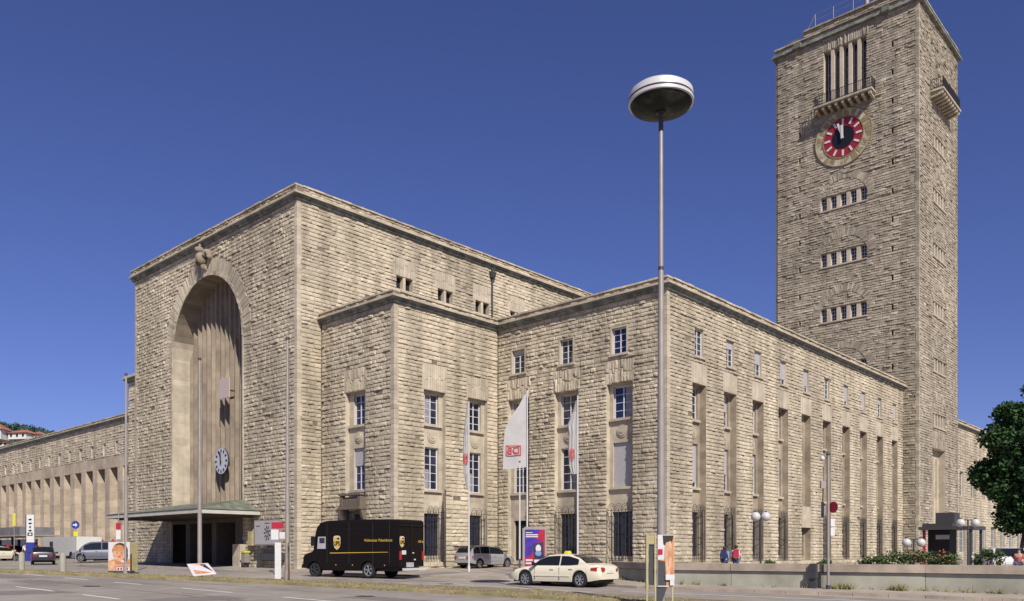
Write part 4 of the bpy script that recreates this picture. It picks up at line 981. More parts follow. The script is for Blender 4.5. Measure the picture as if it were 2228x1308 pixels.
# ------------------------------------------------------------------ adverts, signs
F2 = Vector((math.cos(TH), math.sin(TH), 0))
def V3(o, r_, z, d=0): return Vector(o) + RT * r_ + Vector((0, 0, z)) - F2 * d      # local right / up / towards the street
def rbox(mb, o, r0, r1, z0, z1, d0, d1, m, yaw=0, tone=.5):
    c, s = math.cos(yaw), math.sin(yaw)
    def q(r_, z, d): return V3(o, r_ * c - d * s, z, r_ * s + d * c)
    mb.hexa([q(r0, z0, d0), q(r1, z0, d0), q(r1, z0, d1), q(r0, z0, d1), q(r0, z1, d0), q(r1, z1, d0), q(r1, z1, d1), q(r0, z1, d1)], m, tone)
def rpoly(mb, o, pts, d, m, yaw=0):
    c, s = math.cos(yaw), math.sin(yaw); mb.poly([V3(o, r_ * c - d * s, z, r_ * s + d * c) for r_, z in pts], m)
def ell(cx, cz, rx, rz, n=20, a0=0, a1=6.283): return [(cx + rx * math.cos(a0 + (a1 - a0) * i / n), cz + rz * math.sin(a0 + (a1 - a0) * i / n)) for i in range(n + (a1 < 6))]
def clipr(pts, x0, x1, z0, z1): return [(min(max(a, x0), x1), min(max(b, z0), z1)) for a, b in pts]
def poster_portrait(o, P0, w, h, yaw, d, z0=.1):
    b = MB(); rpoly(b, P0, [(-w / 2, z0), (w / 2, z0), (w / 2, z0 + h), (-w / 2, z0 + h)], d, 'posterw', yaw)
    C_ = lambda p: clipr(p, -w / 2, w / 2, z0, z0 + h)
    L = [(C_([(-.5 * w, z0), (-.5 * w, z0 + .34 * h), (-.25 * w, z0 + .42 * h), (.2 * w, z0 + .30 * h), (.5 * w, z0 + .44 * h), (.5 * w, z0)]), 'orange'),
         (C_(ell(.05 * w, z0 + h * .70, w * .37, h * .28)), 'bark'), (C_(ell(.30 * w, z0 + h * .55, w * .12, h * .25)), 'dblue'),
         (C_(ell(0, z0 + h * .62, w * .30, h * .27)), 'skinp'), (C_(ell(-.02 * w, z0 + h * .78, w * .27, h * .13)), 'orange'),
         (C_(ell(-.10 * w, z0 + h * .63, w * .055, h * .010, 10)), 'bark'), (C_(ell(.12 * w, z0 + h * .63, w * .055, h * .010, 10)), 'bark'),
         (C_(ell(.01 * w, z0 + h * .50, w * .09, h * .018, 10)), 'pred'), (C_([(-.5 * w, z0), (-.18 * w, z0), (-.14 * w, z0 + .22 * h), (-.24 * w, z0 + .36 * h), (-.5 * w, z0 + .38 * h)]), 'skinp')]
    for i_, (p_, m_2) in enumerate(L): rpoly(b, P0, p_, d + .003 + .0015 * i_, m_2, yaw)
    d += .006
    rpoly(b, P0, C_([(-.15 * w, z0 + .20 * h), (.5 * w, z0 + .20 * h), (.5 * w, z0 + .22 * h), (-.15 * w, z0 + .22 * h)]), d + .012, 'posterw', yaw)
    rpoly(b, P0, C_([(-.12 * w, z0 + .02 * h), (.5 * w, z0 + .02 * h), (.5 * w, z0 + .14 * h), (-.12 * w, z0 + .14 * h)]), d + .012, 'posterw', yaw)
    for k in range(4): rpoly(b, P0, C_([(-.08 * w + k * .14 * w, z0 + .04 * h), (0 * w + k * .14 * w, z0 + .04 * h), (.02 * w + k * .14 * w, z0 + .12 * h), (-.06 * w + k * .14 * w, z0 + .12 * h)]), d + .014, 'pred', yaw)
    b.build('poster', o)
def ppos(u, v): return (u, v, gz(u, v) + .09)
Z0 = ppos(-22.7, 21.7)
t = thing('poster_board', 'square poster board with a child portrait in orange at the foot of the leftmost mast', 'poster board', Z0, 'poster boards round the masts')
b = MB(); rbox(b, Z0, -.62, .62, .04, 1.72, -.03, 0, 'wood'); rbox(b, Z0, -.7, -.62, 0, 1.6, -.5, -.4, 'posterw'); rbox(b, Z0, -.6, .6, .0, .08, -.6, .05, 'steeld'); rbox(b, (Z0[0] + .5, Z0[1] + .3, Z0[2]), -.6, .6, .04, 1.7, -.3, -.27, 'wood', .5); b.build('board', t); poster_portrait(t, Z0, 1.2, 1.64, 0, .004, .06)
Z1 = ppos(-20.4, 8.3)
t = thing('poster_board', 'narrow obliquely turned child poster beside a white panel at the mast left of the van', 'poster board', Z1, 'poster boards round the masts')
b = MB(); rbox(b, Z1, -.5, -.2, .02, 1.75, -.02, .0, 'white'); rbox(b, Z1, -.04, 1.2, .02, 1.75, -.03, 0, 'wood', 1.13); b.build('board', t)
poster_portrait(t, V3(Z1, .24, 0, .5), 1.15, 1.66, 1.13, .008, .04)
Z2 = ppos(-21.7, 14.0)
t = thing('fallen_poster', 'poster board lying tipped over at the foot of the middle mast', 'poster board', Z2, None)
def tilt(p):   # lying on a slant
    return p
b = MB(); c4 = [V3(Z2, -.85, .62, -.25), V3(Z2, .1, .66, -.6), V3(Z2, .95, .16, .55), V3(Z2, -.15, .05, .75)]
lo_ = [q - Vector((0, 0, .04)) for q in c4]; b.hexa([lo_[0], lo_[3], lo_[2], lo_[1], c4[0], c4[3], c4[2], c4[1]], 'posterw'); b.build('board', t)
b = MB()
def bil(s, t_): return c4[0].lerp(c4[1], s).lerp(c4[3].lerp(c4[2], s), t_) + Vector((-.002, -.002, .006))
b.poly([bil(.3, .05), bil(.75, .05), bil(.8, .6), bil(.35, .6)], 'skinp'); b.poly([bil(.12, .55) + Vector((0, 0, .003)), bil(.85, .6) + Vector((0, 0, .003)), bil(.9, .92) + Vector((0, 0, .003)), bil(.15, .92) + Vector((0, 0, .003))], 'orange'); b.poly([bil(.55, .1) + Vector((0, 0, .004)), bil(.8, .1) + Vector((0, 0, .004)), bil(.93, .8) + Vector((0, 0, .004)), bil(.75, .75) + Vector((0, 0, .004))], 'hair')
b.poly([bil(.2, .7) + Vector((0, 0, .006)), bil(.7, .7) + Vector((0, 0, .006)), bil(.7, .78) + Vector((0, 0, .006)), bil(.2, .78) + Vector((0, 0, .006))], 'posterw'); b.build('poster', t)
b = MB(); b.tube(V3(Z2, -.2, 0, .3), V3(Z2, 0, .55, -.2), .03, .03, 'wood', 5); b.tube(V3(Z2, .4, 0, -.4), V3(Z2, .4, .45, -.3), .03, .03, 'wood', 5); b.build('leg', t)
# advert triangle round the lamp
Z3 = (LU - .05, LV + .055, .10)
t = thing('advert_stand', 'tall advert stand with a long orange figure picture fixed round the street lamp', 'advert stand', Z3)
b = MB(); rbox(b, Z3, -.10, .40, .46, 1.98, .20, .24, 'posterw', -.12); b.build('board', t)
b = MB(); rpoly(b, Z3, [(-.09, .5), (.39, .5), (.39, 1.96), (-.09, 1.96)], .245, 'orange', -.12)
rpoly(b, Z3, [(-.09, 1.25), (.10, 1.25), (.12, 1.96), (-.09, 1.96)], .249, 'posterw', -.12); rpoly(b, Z3, ell(.07, 1.1, .1, .1), .25, 'pred', -.12) if False else None
rpoly(b, Z3, [(-.09, 1.38), (.05, 1.40), (.05, 1.56), (-.09, 1.56)], .253, 'pred', -.12); rpoly(b, Z3, [(-.09, .5), (.16, .5), (.12, 1.2), (-.09, 1.24)], .252, 'steeld', -.12)
rpoly(b, Z3, [(.30, 1.96), (.05, 1.96), (.07, 1.70), (.2, 1.62), (.33, 1.75), (.38, 1.96)], .253, 'hair', -.12)
rpoly(b, Z3, [(.15, 1.75), (.30, 1.8), (.34, 1.6), (.33, 1.3), (.30, 1.05), (.27, .8), (.16, .8), (.14, 1.05), (.11, 1.3), (.11, 1.6)], .256, 'skinp', -.12); rpoly(b, Z3, [(.21, 1.5), (.235, 1.5), (.235, 1.05), (.215, 1.05)], .259, 'orange', -.12)
b.build('poster', t)
b = MB(); rbox(b, Z3, .16, .42, .66, .82, .27, .29, 'white'); rbox(b, Z3, .29, .41, .5, .655, .27, .285, 'white'); b.build('small_plate', t)
b = MB()
for r_, d_, z1 in ((-.38, .25, 1.98), (-.13, .22, 1.98), (.37, .22, .55)): rbox(b, Z3, r_ - .025, r_ + .025, -.2, z1, d_ - .03, d_ + .02, 'wood')
rbox(b, Z3, -.36, -.15, 1.72, 1.96, .2, .22, 'wood'); rbox(b, Z3, -.39, -.33, .4, 1.98, .02, .2, 'wood', .0); rbox(b, Z3, -.31, -.16, .5, 1.7, .14, .16, 'steeld'); b.build('frame', t)
b = MB(); b.hexa([V3(Z3, -.1, -.15, .18), V3(Z3, .02, -.15, .18), V3(Z3, .02, -.15, .2), V3(Z3, -.1, -.15, .2), V3(Z3, -.1, .45, .18), V3(Z3, .22, .45, .18), V3(Z3, .22, .45, .2), V3(Z3, -.1, .45, .2)], 'steeld'); b.build('foot_panel', t)
# info case
Z4 = (-9.76, 1.83, gz(-9.76, 1.83))
t = thing('advert_case', 'glazed advert case with a violet and red poster in front of the station wing', 'advert case', Z4)
b = MB(); rbox(b, Z4, -.62, .62, .45, 2.55, -.16, 0, 'steel'); rbox(b, Z4, -.52, .52, 2.55, 2.62, -.15, -.01, 'steel'); rbox(b, Z4, -.55, .5, 0, .45, -.13, -.03, 'white'); b.build('frame', t)
b = MB(); rpoly(b, Z4, [(-.5, .55), (.54, .55), (.54, 2.48), (-.5, 2.48)], .004, 'violet'); rpoly(b, Z4, [(.54, 2.48), (.54, 1.95), (.05, 1.95), (.3, 2.48)], .008, 'pred'); rpoly(b, Z4, [(-.5, .55), (.54, .55), (.54, 2.0), (.1, 1.8), (-.2, 1.1), (-.5, 1.0)], .009, 'pred')
rpoly(b, Z4, [(-.02, .95), (.50, .95), (.44, 1.85), (-.1, 1.75)], .012, 'dblue'); rpoly(b, Z4, ell(.2, 1.5, .14, .2), .015, 'posterw'); rpoly(b, Z4, ell(.2, 1.25, .16, .14), .018, 'shirtb'); rpoly(b, Z4, [(-.02, .62), (.36, .62), (.36, .92), (-.02, .92)], .02, 'posterw'); rpoly(b, Z4, [(-.45, 2.3), (-.1, 2.3), (-.1, 2.34), (-.45, 2.34)], .012, 'posterw')
for k in range(2): rpoly(b, Z4, [(-.45, 2.18 - .1 * k), (.18, 2.18 - .1 * k), (.18, 2.24 - .1 * k), (-.45, 2.24 - .1 * k)], .012, 'posterw')
for k in range(2): rpoly(b, Z4, [(-.45, .85 - .16 * k), (-.1, .85 - .16 * k), (-.1, .94 - .16 * k), (-.45, .94 - .16 * k)], .013, 'posterw')
b.build('poster', t)
# sign pole on the right
SU, SV = -10.6, -13.82
t = thing('sign_pole', 'slim steel pole with a small camera arm in front of the retaining wall', 'pole', (SU, SV, .1)); o0 = (SU, SV, 0)
b = MB(); b.tube((SU, SV, .05), (SU, SV, .3), .09, .09, 'steeld', 10); b.tube((SU, SV, .2), (SU, SV, 5.3), .055, .05, 'steel', 10); b.sphere((SU, SV, 5.32), .08, 'steeld', 8); b.build('pole', t, 40)
b = MB(); b.tube(V3(o0, 0, 5.25), V3(o0, -.25, 5.05), .02, .02, 'steeld', 5); b.sphere(V3(o0, -.22, 5.15), .09, 'white', 10); b.build('lamp_arm', t)
b = MB(); rbox(b, o0, -.3, -.12, 4.0, 4.28, -.05, .08, 'steel'); b.tube(V3(o0, -.2, 4.05), V3(o0, 0, 4.05), .02, .02, 'steeld', 5); b.tube(V3(o0, -.2, 4.0), V3(o0, -.24, 3.1), .02, .02, 'steeld', 5); rbox(b, o0, -.3, -.2, 2.9, 3.5, -.04, .0, 'dblue', .9); b.build('signal_box', t)
b = MB(); cc = V3(o0, .17, 3.28, .06)
yw = R_(-66); dx_ = RT * math.cos(yw) + F2 * -math.sin(yw) * -1
pts = [cc + dx_ * .22 * math.cos(a) + Vector((0, 0, .22 * math.sin(a))) for a in [2 * math.pi * i / 24 for i in range(24)]]; nn_ = dx_.cross(Vector((0, 0, 1))) * .012
if nn_.dot(F2) > 0: nn_ = -nn_
b.poly([p + nn_ for p in pts], 'nored'); b.poly([p - nn_ for p in pts], 'steel'); b.build('round_sign', t)
b = MB(); rbox(b, o0, .06, .28, 2.55, 2.85, .05, .07, 'white', -.5); rbox(b, o0, .06, .28, 2.2, 2.5, .05, .07, 'white', -.5); b.build('plate', t)
# left signs
def signpost(label, u, v, parts, top, r=.03, name='road_sign'):
    t = thing(name, label, 'sign', (u, v, gz(u, v))); b = MB(); b.tube((u, v, gz(u, v)), (u, v, top), r, r, 'steel', 8); b.build('pole', t); o_ = (u, v, 0)
    for kind, r_, z, a, h, m in parts:
        b = MB()
        if kind == 'disc': rpoly(b, o_, ell(r_, z, a, h, 24), .05, m); rpoly(b, o_, ell(r_, z, a, h, 24), .035, 'steel')
        elif kind == 'arrow':
            rpoly(b, o_, [(r_ - a, z - .05), (r_ + .02, z - .05), (r_ + .02, z - .16), (r_ + a, z), (r_ + .02, z + .16), (r_ + .02, z + .05), (r_ - a, z + .05)], .058, m)
        else: rbox(b, o_, r_ - a, r_ + a, z - h, z + h, .035, .05, m)
        b.build('arrow' if kind == 'arrow' else 'plate', t)
    return t
signpost('round blue arrow sign with a small yellow plate on a thin pole', -19.4, 37.4, [('disc', 0, 3.5, .29, .29, 'blue'), ('arrow', -.02, 3.5, .17, .1, 'white'), ('box', .02, 2.85, .16, .17, 'yellow')], 3.9)
signpost('bus stop sign with a red top and white timetable left of the hall', -18.14, 33.06, [('box', 0, 3.35, .17, .22, 'pred'), ('box', 0, 2.75, .16, .32, 'white'), ('box', -.02, 2.0, .13, .35, 'steel')], 4.4)
signpost('twin red and white notice signs beside the mast left of the van', -14.97, 17.8, [('box', .0, 3.15, .36, .19, 'pred'), ('box', -.16, 2.6, .22, .3, 'white'), ('box', .3, 2.55, .18, .2, 'posterw')], 3.4)
t = thing('totem_sign', 'tall white totem sign with black pictograms and a blue foot', 'sign', (-16.5, 56.4, .7)); o_ = (-16.5, 56.4, .0)
b = MB(); rbox(b, o_, -.34, .34, 2.4, 4.9, -.15, 0, 'white'); rbox(b, o_, -.36, .36, .6, 2.4, -.16, .01, 'blue'); rbox(b, o_, -.42, -.345, .6, 4.9, -.15, 0, 'steeld'); b.build('panel', t)
b = MB(); random.seed(9)
for z_ in (4.5, 4.15, 3.8, 3.5): rpoly(b, o_, [(-.18, z_), (.1, z_ + .05), (.16, z_ - .1), (-.1, z_ - .12)], .01, 'black') if z_ != 3.8 else rpoly(b, o_, [(-.07, z_ - .12), (.07, z_ - .12), (.07, z_ + .08), (-.07, z_ + .08)], .01, 'black')
rpoly(b, o_, [(-.24, 2.98), (.22, 2.98), (.22, 3.28), (-.24, 3.28)], .01, 'black'); rpoly(b, o_, [(-.12, 3.05), (.12, 3.05), (.12, 3.2), (-.12, 3.2)], .014, 'white'); b.build('pictogram', t)
t = thing('bus_shelter', 'long grey flat roofed bus shelter at the far left', 'bus shelter', (-14.4, 68, .8)); b = MB()
b.box(-16.2, -13.2, 60.2, 84, 3.15, 3.9, 'greyrf'); b.box(-16.5, -12.9, 59.0, 84.3, 3.0, 3.14, 'steel'); b.build('roof', t)
b = MB()
for v in (62, 68, 74, 80): b = MB(); b.box(-14.6, -14.4, v, v + .2, .6, 3.0, 'steeld'); b.build('post', t)
b = MB(); b.box(-14.2, -14.1, 62, 80, .9, 2.8, 'glass'); b.build('glazing', t)
bn = MB(); rbox(bn, (-18.47, 54.1, 0), -.12, .12, 3.8, 4.9, 0, .02, 'yellow'); bn.tube((-18.47, 54.1, .6), (-18.47, 54.1, 5.0), .03, .03, 'steel', 6); tag(bn.build('banner', loc=(-18.47, 54.1, .6)), 'narrow yellow banner on a pole left of the totem sign', 'banner')
for i, (u, v, s_) in enumerate(((-6.9, 68.1, 1), (-6.1, 67.2, .8), (-5.3, 66.3, .7))):
    t = thing('parasol', ['big red parasol above the white trailer', 'smaller red parasol above the grey people carrier', 'red parasol next to the bus stop sign'][i], 'parasol', (u, v, .8), 'red cafe parasols by the colonnade'); b = MB()
    b.tube((u, v, .8), (u, v, 3.0), .03, .03, 'steel', 6); b.build('pole', t); b = MB(); b.lathe((u, v, 2.2), [(.95 * s_, 0), (.95 * s_, .08), (.5 * s_, .42), (.02, .7)], 'pred', 8); b.build('canopy', t)
t = thing('trailer', 'long white box trailer parked before the colonnade', 'trailer', (-9.9, 66, .8)); b = MB(); b.box(-11.0, -8.6, 60.8, 70.0, 1.15, 3.05, 'white'); b.box(-11.03, -11.0, 67.2, 68.1, 1.9, 2.6, 'steeld'); b.box(-10.9, -8.7, 60.9, 69.9, .95, 1.147, 'steeld'); b.build('body', t)
for v in (62.2, 68): b = MB(); b.tube((-11.05, v, 1.15), (-8.55, v, 1.15), .42, .42, 'tyre', 14); b.build('wheel', t)
for u, v, lb in ((-25.47, 28.95, 'left of the two stone bollards on the median'), (-24.67, 24.58, 'right of the two stone bollards on the median')):
    b = MB(); z = gz(u, v); b.lathe((u, v, z), [(.0001, 0), (.17, 0), (.16, 1.0), (.12, 1.1), (.05, 1.15), (.0001, 1.16)], 'conc', 16); tag(b.build('bollard', loc=(u, v, z), smooth=40), lb, 'bollard', 'pale stone bollards on the median')
# things on the hall front
P = FU(-11.24)
t = thing('map_board', 'large grey city map board on posts against the hall wall', 'map board', (-11.6, 24.2, .6)); b = MB(); b.fbox(P, 22.6, 25.9, 2.0, 3.75, .5, .6, 'steel'); b.fbox(P, 22.7, 25.8, 2.08, 3.67, .6, .61, 'shutter'); b.build('panel', t)
b = MB(); 
for k in range(26): a = k * .7; s_ = 24.2 + .42 * (k / 26) ** .5 * math.cos(a) ; z_ = 2.85 + .5 * (k / 26) ** .5 * math.sin(a); b.fbox(P, s_ - .06, s_ + .06, z_ - .05, z_ + .05, .61, .616 + k * .0003, 'steeld')
b.fbox(P, 25.1, 25.6, 3.3, 3.36, .61, .618, 'steeld'); b.fbox(P, 23.9, 24.5, 3.48, 3.54, .61, .618, 'steeld'); b.fbox(P, 22.75, 25.75, 2.12, 3.62, .604, .6115, 'shutter'); b.build('map', t)
b = MB(); b.fbox(P, 23.0, 23.15, .3, 2.0, .52, .6, 'steeld'); b.build('post', t); b = MB(); b.fbox(P, 25.3, 25.45, .3, 2.0, .52, .6, 'steeld'); b.build('post', t)
b = MB(); b.fbox(P, 22.8, 25.7, 1.0, 1.45, .1, .5, 'steeld'); b.fbox(P, 23.1, 23.5, 1.85, 1.99, .2, .5, 'white'); b.fbox(P, 24.9, 25.3, 1.85, 1.99, .2, .5, 'white'); b.build('bench_box', t)
b = MB(); b.fbox(P, 26.6, 27.1, 2.0, 3.0, .15, .4, 'wood'); tag(b.build('letter_box', loc=(-11.5, 26.8, 2)), 'yellow box mounted on the hall wall by the portal', 'letter box')
b = MB(); b.fbox(P, 26.75, 27.2, .8, 1.5, .5, .85, 'steel'); b.fbox(P, 26.9, 27.05, .3, .8, .6, .7, 'steeld'); b.fbox(P, 26.7, 27.25, 1.503, 1.62, .45, .9, 'yellow'); tag(b.build('litter_bin', loc=(-11.9, 27, .5)), 'grey litter bin with a yellow rim beside the portal', 'litter bin')
b = MB(); b.fbox(P, 27.9, 28.95, .3, 2.1, .12, .55, 'smooth'); tag(b.build('stone_block', loc=(-11.5, 28.4, .5)), 'upright sunlit stone block at the right edge of the portal', 'stone block')
# subway entrance at the tower
t = thing('subway_entrance', 'dark roofed subway entrance with a red post at the foot of the tower', 'entrance', (30, -7, .4))
b = MB(); b.box(29.2, 32.1, -7.7, -5.5, 3.55, 3.8, 'steeld'); b.box(28.9, 32.4, -9.3, -5.3, 3.3, 3.547, 'steeld'); b.build('roof', t)
b = MB(); b.box(29.8, 31.8, -7.35, -5.75, .3, 3.3, 'dark'); b.build('wall', t)
b = MB()
for u, v, m3 in ((29.1, -9.1, 'steeld'), (29.4, -5.65, 'nored'), (32.1, -9.1, 'steeld')):
    b = MB(); b.box(u, u + .18, v, v + .18, .2, 3.3, m3); b.build('post', t)
b = MB(); b.box(30.4, 31.9, -7.55, -6.15, 3.803, 4.7, 'steeld'); b.build('roof_box', t); b = MB(); b.box(29.73, 29.79, -7.35, -6.35, 2.55, 2.9, 'shutter'); b.build('sign_panel', t)
# ------------------------------------------------------------------ hill with houses far left
h = MB(); random.seed(21); pts = {}
def hz(i, j): # i along left-right, j depth
    r_ = -420 + i * 22; d_ = 300 + j * 22; hgt = 66 * math.exp(-((r_ + 245) / 75) ** 2) * min(1, j / 4.6) ** .8 + 3 * math.sin(i * 1.3) * (j > 1)
    p = Vector((-42.18, -26.45, 0)) + RT * r_ + F2 * d_; return (p.x, p.y, max(0, hgt) - 2)
for i in range(30):
    for j in range(12): h.poly([hz(i, j), hz(i + 1, j), hz(i + 1, j + 1), hz(i, j + 1)], 'hill')
struct(h.build('hill', smooth=80))
hl = MB()
for q_ in range(520):
    i = U(6.5, 12); j = U(3.2, 6) if q_ < 380 else U(.8, 2.2)
    p = hz(i, j); r_ = U(2, 4); leaves(hl, [(p[0], p[1], p[2] + r_ * .3, r_, .8)], 90, .6, 'leafh')
tag(hl.build('woodland'), 'distant dark green woodland covering the hill on the left', 'woodland', kind='stuff')
def house(label, r_, d_, z0, w_, dpt, hh_, rh, yaw=0):
    o_ = Vector((-42.18, -26.45, 0)) + RT * r_ + F2 * d_; t = thing('hillside_house', label, 'house', (o_.x, o_.y, z0), 'white houses on the distant hill'); b = MB()
    rbox(b, o_, -w_ / 2, w_ / 2, z0, z0 + hh_, -dpt / 2, dpt / 2, 'plaster', yaw); b.build('wall', t); r2 = MB()
    c, s = math.cos(yaw), math.sin(yaw)
    def q(a, z, d): return V3(o_, a * c - d * s, z, a * s + d * c)
    e = .8; A4 = [q(-w_ / 2 - e, z0 + hh_ + .05, dpt / 2 + e), q(w_ / 2 + e, z0 + hh_ + .05, dpt / 2 + e), q(w_ / 2 + e, z0 + hh_ + .05, -dpt / 2 - e), q(-w_ / 2 - e, z0 + hh_ + .05, -dpt / 2 - e)]
    t1, t2 = q(-w_ / 2 + dpt * .35, z0 + hh_ + rh, 0), q(w_ / 2 - dpt * .35, z0 + hh_ + rh, 0)
    if w_ < dpt * .75: t1 = t2 = q(0, z0 + hh_ + rh, 0)
    r2.poly([A4[0], A4[1], t2, t1], 'tile'); r2.poly([A4[2], A4[3], t1, t2], 'tile'); r2.poly([A4[1], A4[2], t2], 'tile'); r2.poly([A4[3], A4[0], t1], 'tile'); r2.build('roof', t)
    wv = MB(); n_ = max(2, int(w_ / 3))
    for k in range(n_):
        for l in range(max(1, int(hh_ / 3))): a = -w_ / 2 + (k + .5) * w_ / n_; rbox(wv, o_, a - .5, a + .5, z0 + .9 + 3 * l, z0 + 2.3 + 3 * l, dpt / 2, dpt / 2 + .03, 'glass', yaw)
    wv.build('window', t)
house('white hillside house with a steep red roof at the left edge', -225, 362, 50, 9, 8, 4.2, 3.0)
house('wide white hillside house with a flat red brown roof', -214.5, 365, 50.4, 9, 8, 2.6, 1.9, .2)
house('small white hillside house right of the wide one', -208.3, 366, 49.6, 3.6, 5, 3.2, 1.6, .4)
house('small white hillside house lower down on the slope', -213.4, 350, 45, 4, 4, 2.0, .7)
# ------------------------------------------------------------------ vehicles (local frame: x forward, y left, z up)
def interp(tab, x):
    if x <= tab[0][0]: return tab[0][1]
    for (a, b), (c, d) in zip(tab[:-1], tab[1:]):
        if x <= c: t = (x - a) / (c - a); return b + (d - b) * t
    return tab[-1][1]
def loft(mb, secs, m, cap=True):
    n = len(secs[0]); k = len(mb.v)
    for s_ in secs: mb.v.extend(s_)
    for i in range(len(secs) - 1):
        for j in range(n - 1): mb.face((k + i * n + j, k + i * n + j + 1, k + (i + 1) * n + j + 1, k + (i + 1) * n + j), m)
    if cap: mb.face(tuple(k + j for j in range(n)), m); mb.face(tuple(k + (len(secs) - 1) * n + j for j in reversed(range(n))), m)
def wheel(root, x, y, r, w_, spokes=7, rimm='rim'):
    s_ = 1 if y > 0 else -1
    b = MB(); n = 28; prof = [(r * .68, w_ / 2), (r * .93, w_ / 2), (r, w_ / 2 - .04), (r, -w_ / 2 + .04), (r * .93, -w_ / 2), (r * .6, -w_ / 2)]
    k = len(b.v)
    for rr, o in prof:
        for i in range(n): a = 2 * math.pi * i / n; b.v.append((x + rr * math.cos(a), y + o * s_, r + rr * math.sin(a)))
    for j in range(len(prof) - 1):
        for i in range(n): i2 = (i + 1) % n; b.face((k + j * n + i, k + j * n + i2, k + (j + 1) * n + i2, k + (j + 1) * n + i), 'tyre')
    b.poly([(x + r * .7 * math.cos(2 * math.pi * i / n), y + (w_ / 2 - .07) * s_, r + r * .7 * math.sin(2 * math.pi * i / n)) for i in range(n)], 'black')
    o = b.build('wheel', root, 50)
    q = MB(); yo = y + (w_ / 2 - .015) * s_; yi = y + (w_ / 2 - .06) * s_
    for i in range(n):
        a0, a1 = 2 * math.pi * i / n, 2 * math.pi * (i + 1) / n; C = lambda rr, a, yy: (x + rr * math.cos(a), yy, r + rr * math.sin(a))
        q.hexa([C(r * .60, a0, yi), C(r * .69, a0, yi), C(r * .69, a1, yi), C(r * .60, a1, yi), C(r * .60, a0, yo), C(r * .69, a0, yo), C(r * .69, a1, yo), C(r * .60, a1, yo)], rimm)
        q.poly([C(r * .15, a0, yo), C(r * .15, a1, yo), C(.001, a1, yo), C(.001, a0, yo)], rimm)
    for i in range(spokes):
        a = 2 * math.pi * i / spokes + .2; da = .14
        q.hexa([C(r * .1, a - da * 2, yi), C(r * .62, a - da, yi), C(r * .62, a + da, yi), C(r * .1, a + da * 2, yi), C(r * .1, a - da * 2, yo), C(r * .62, a - da * .8, yo), C(r * .62, a + da * .8, yo), C(r * .1, a + da * 2, yo)], rimm)
    q.build('rim', o)
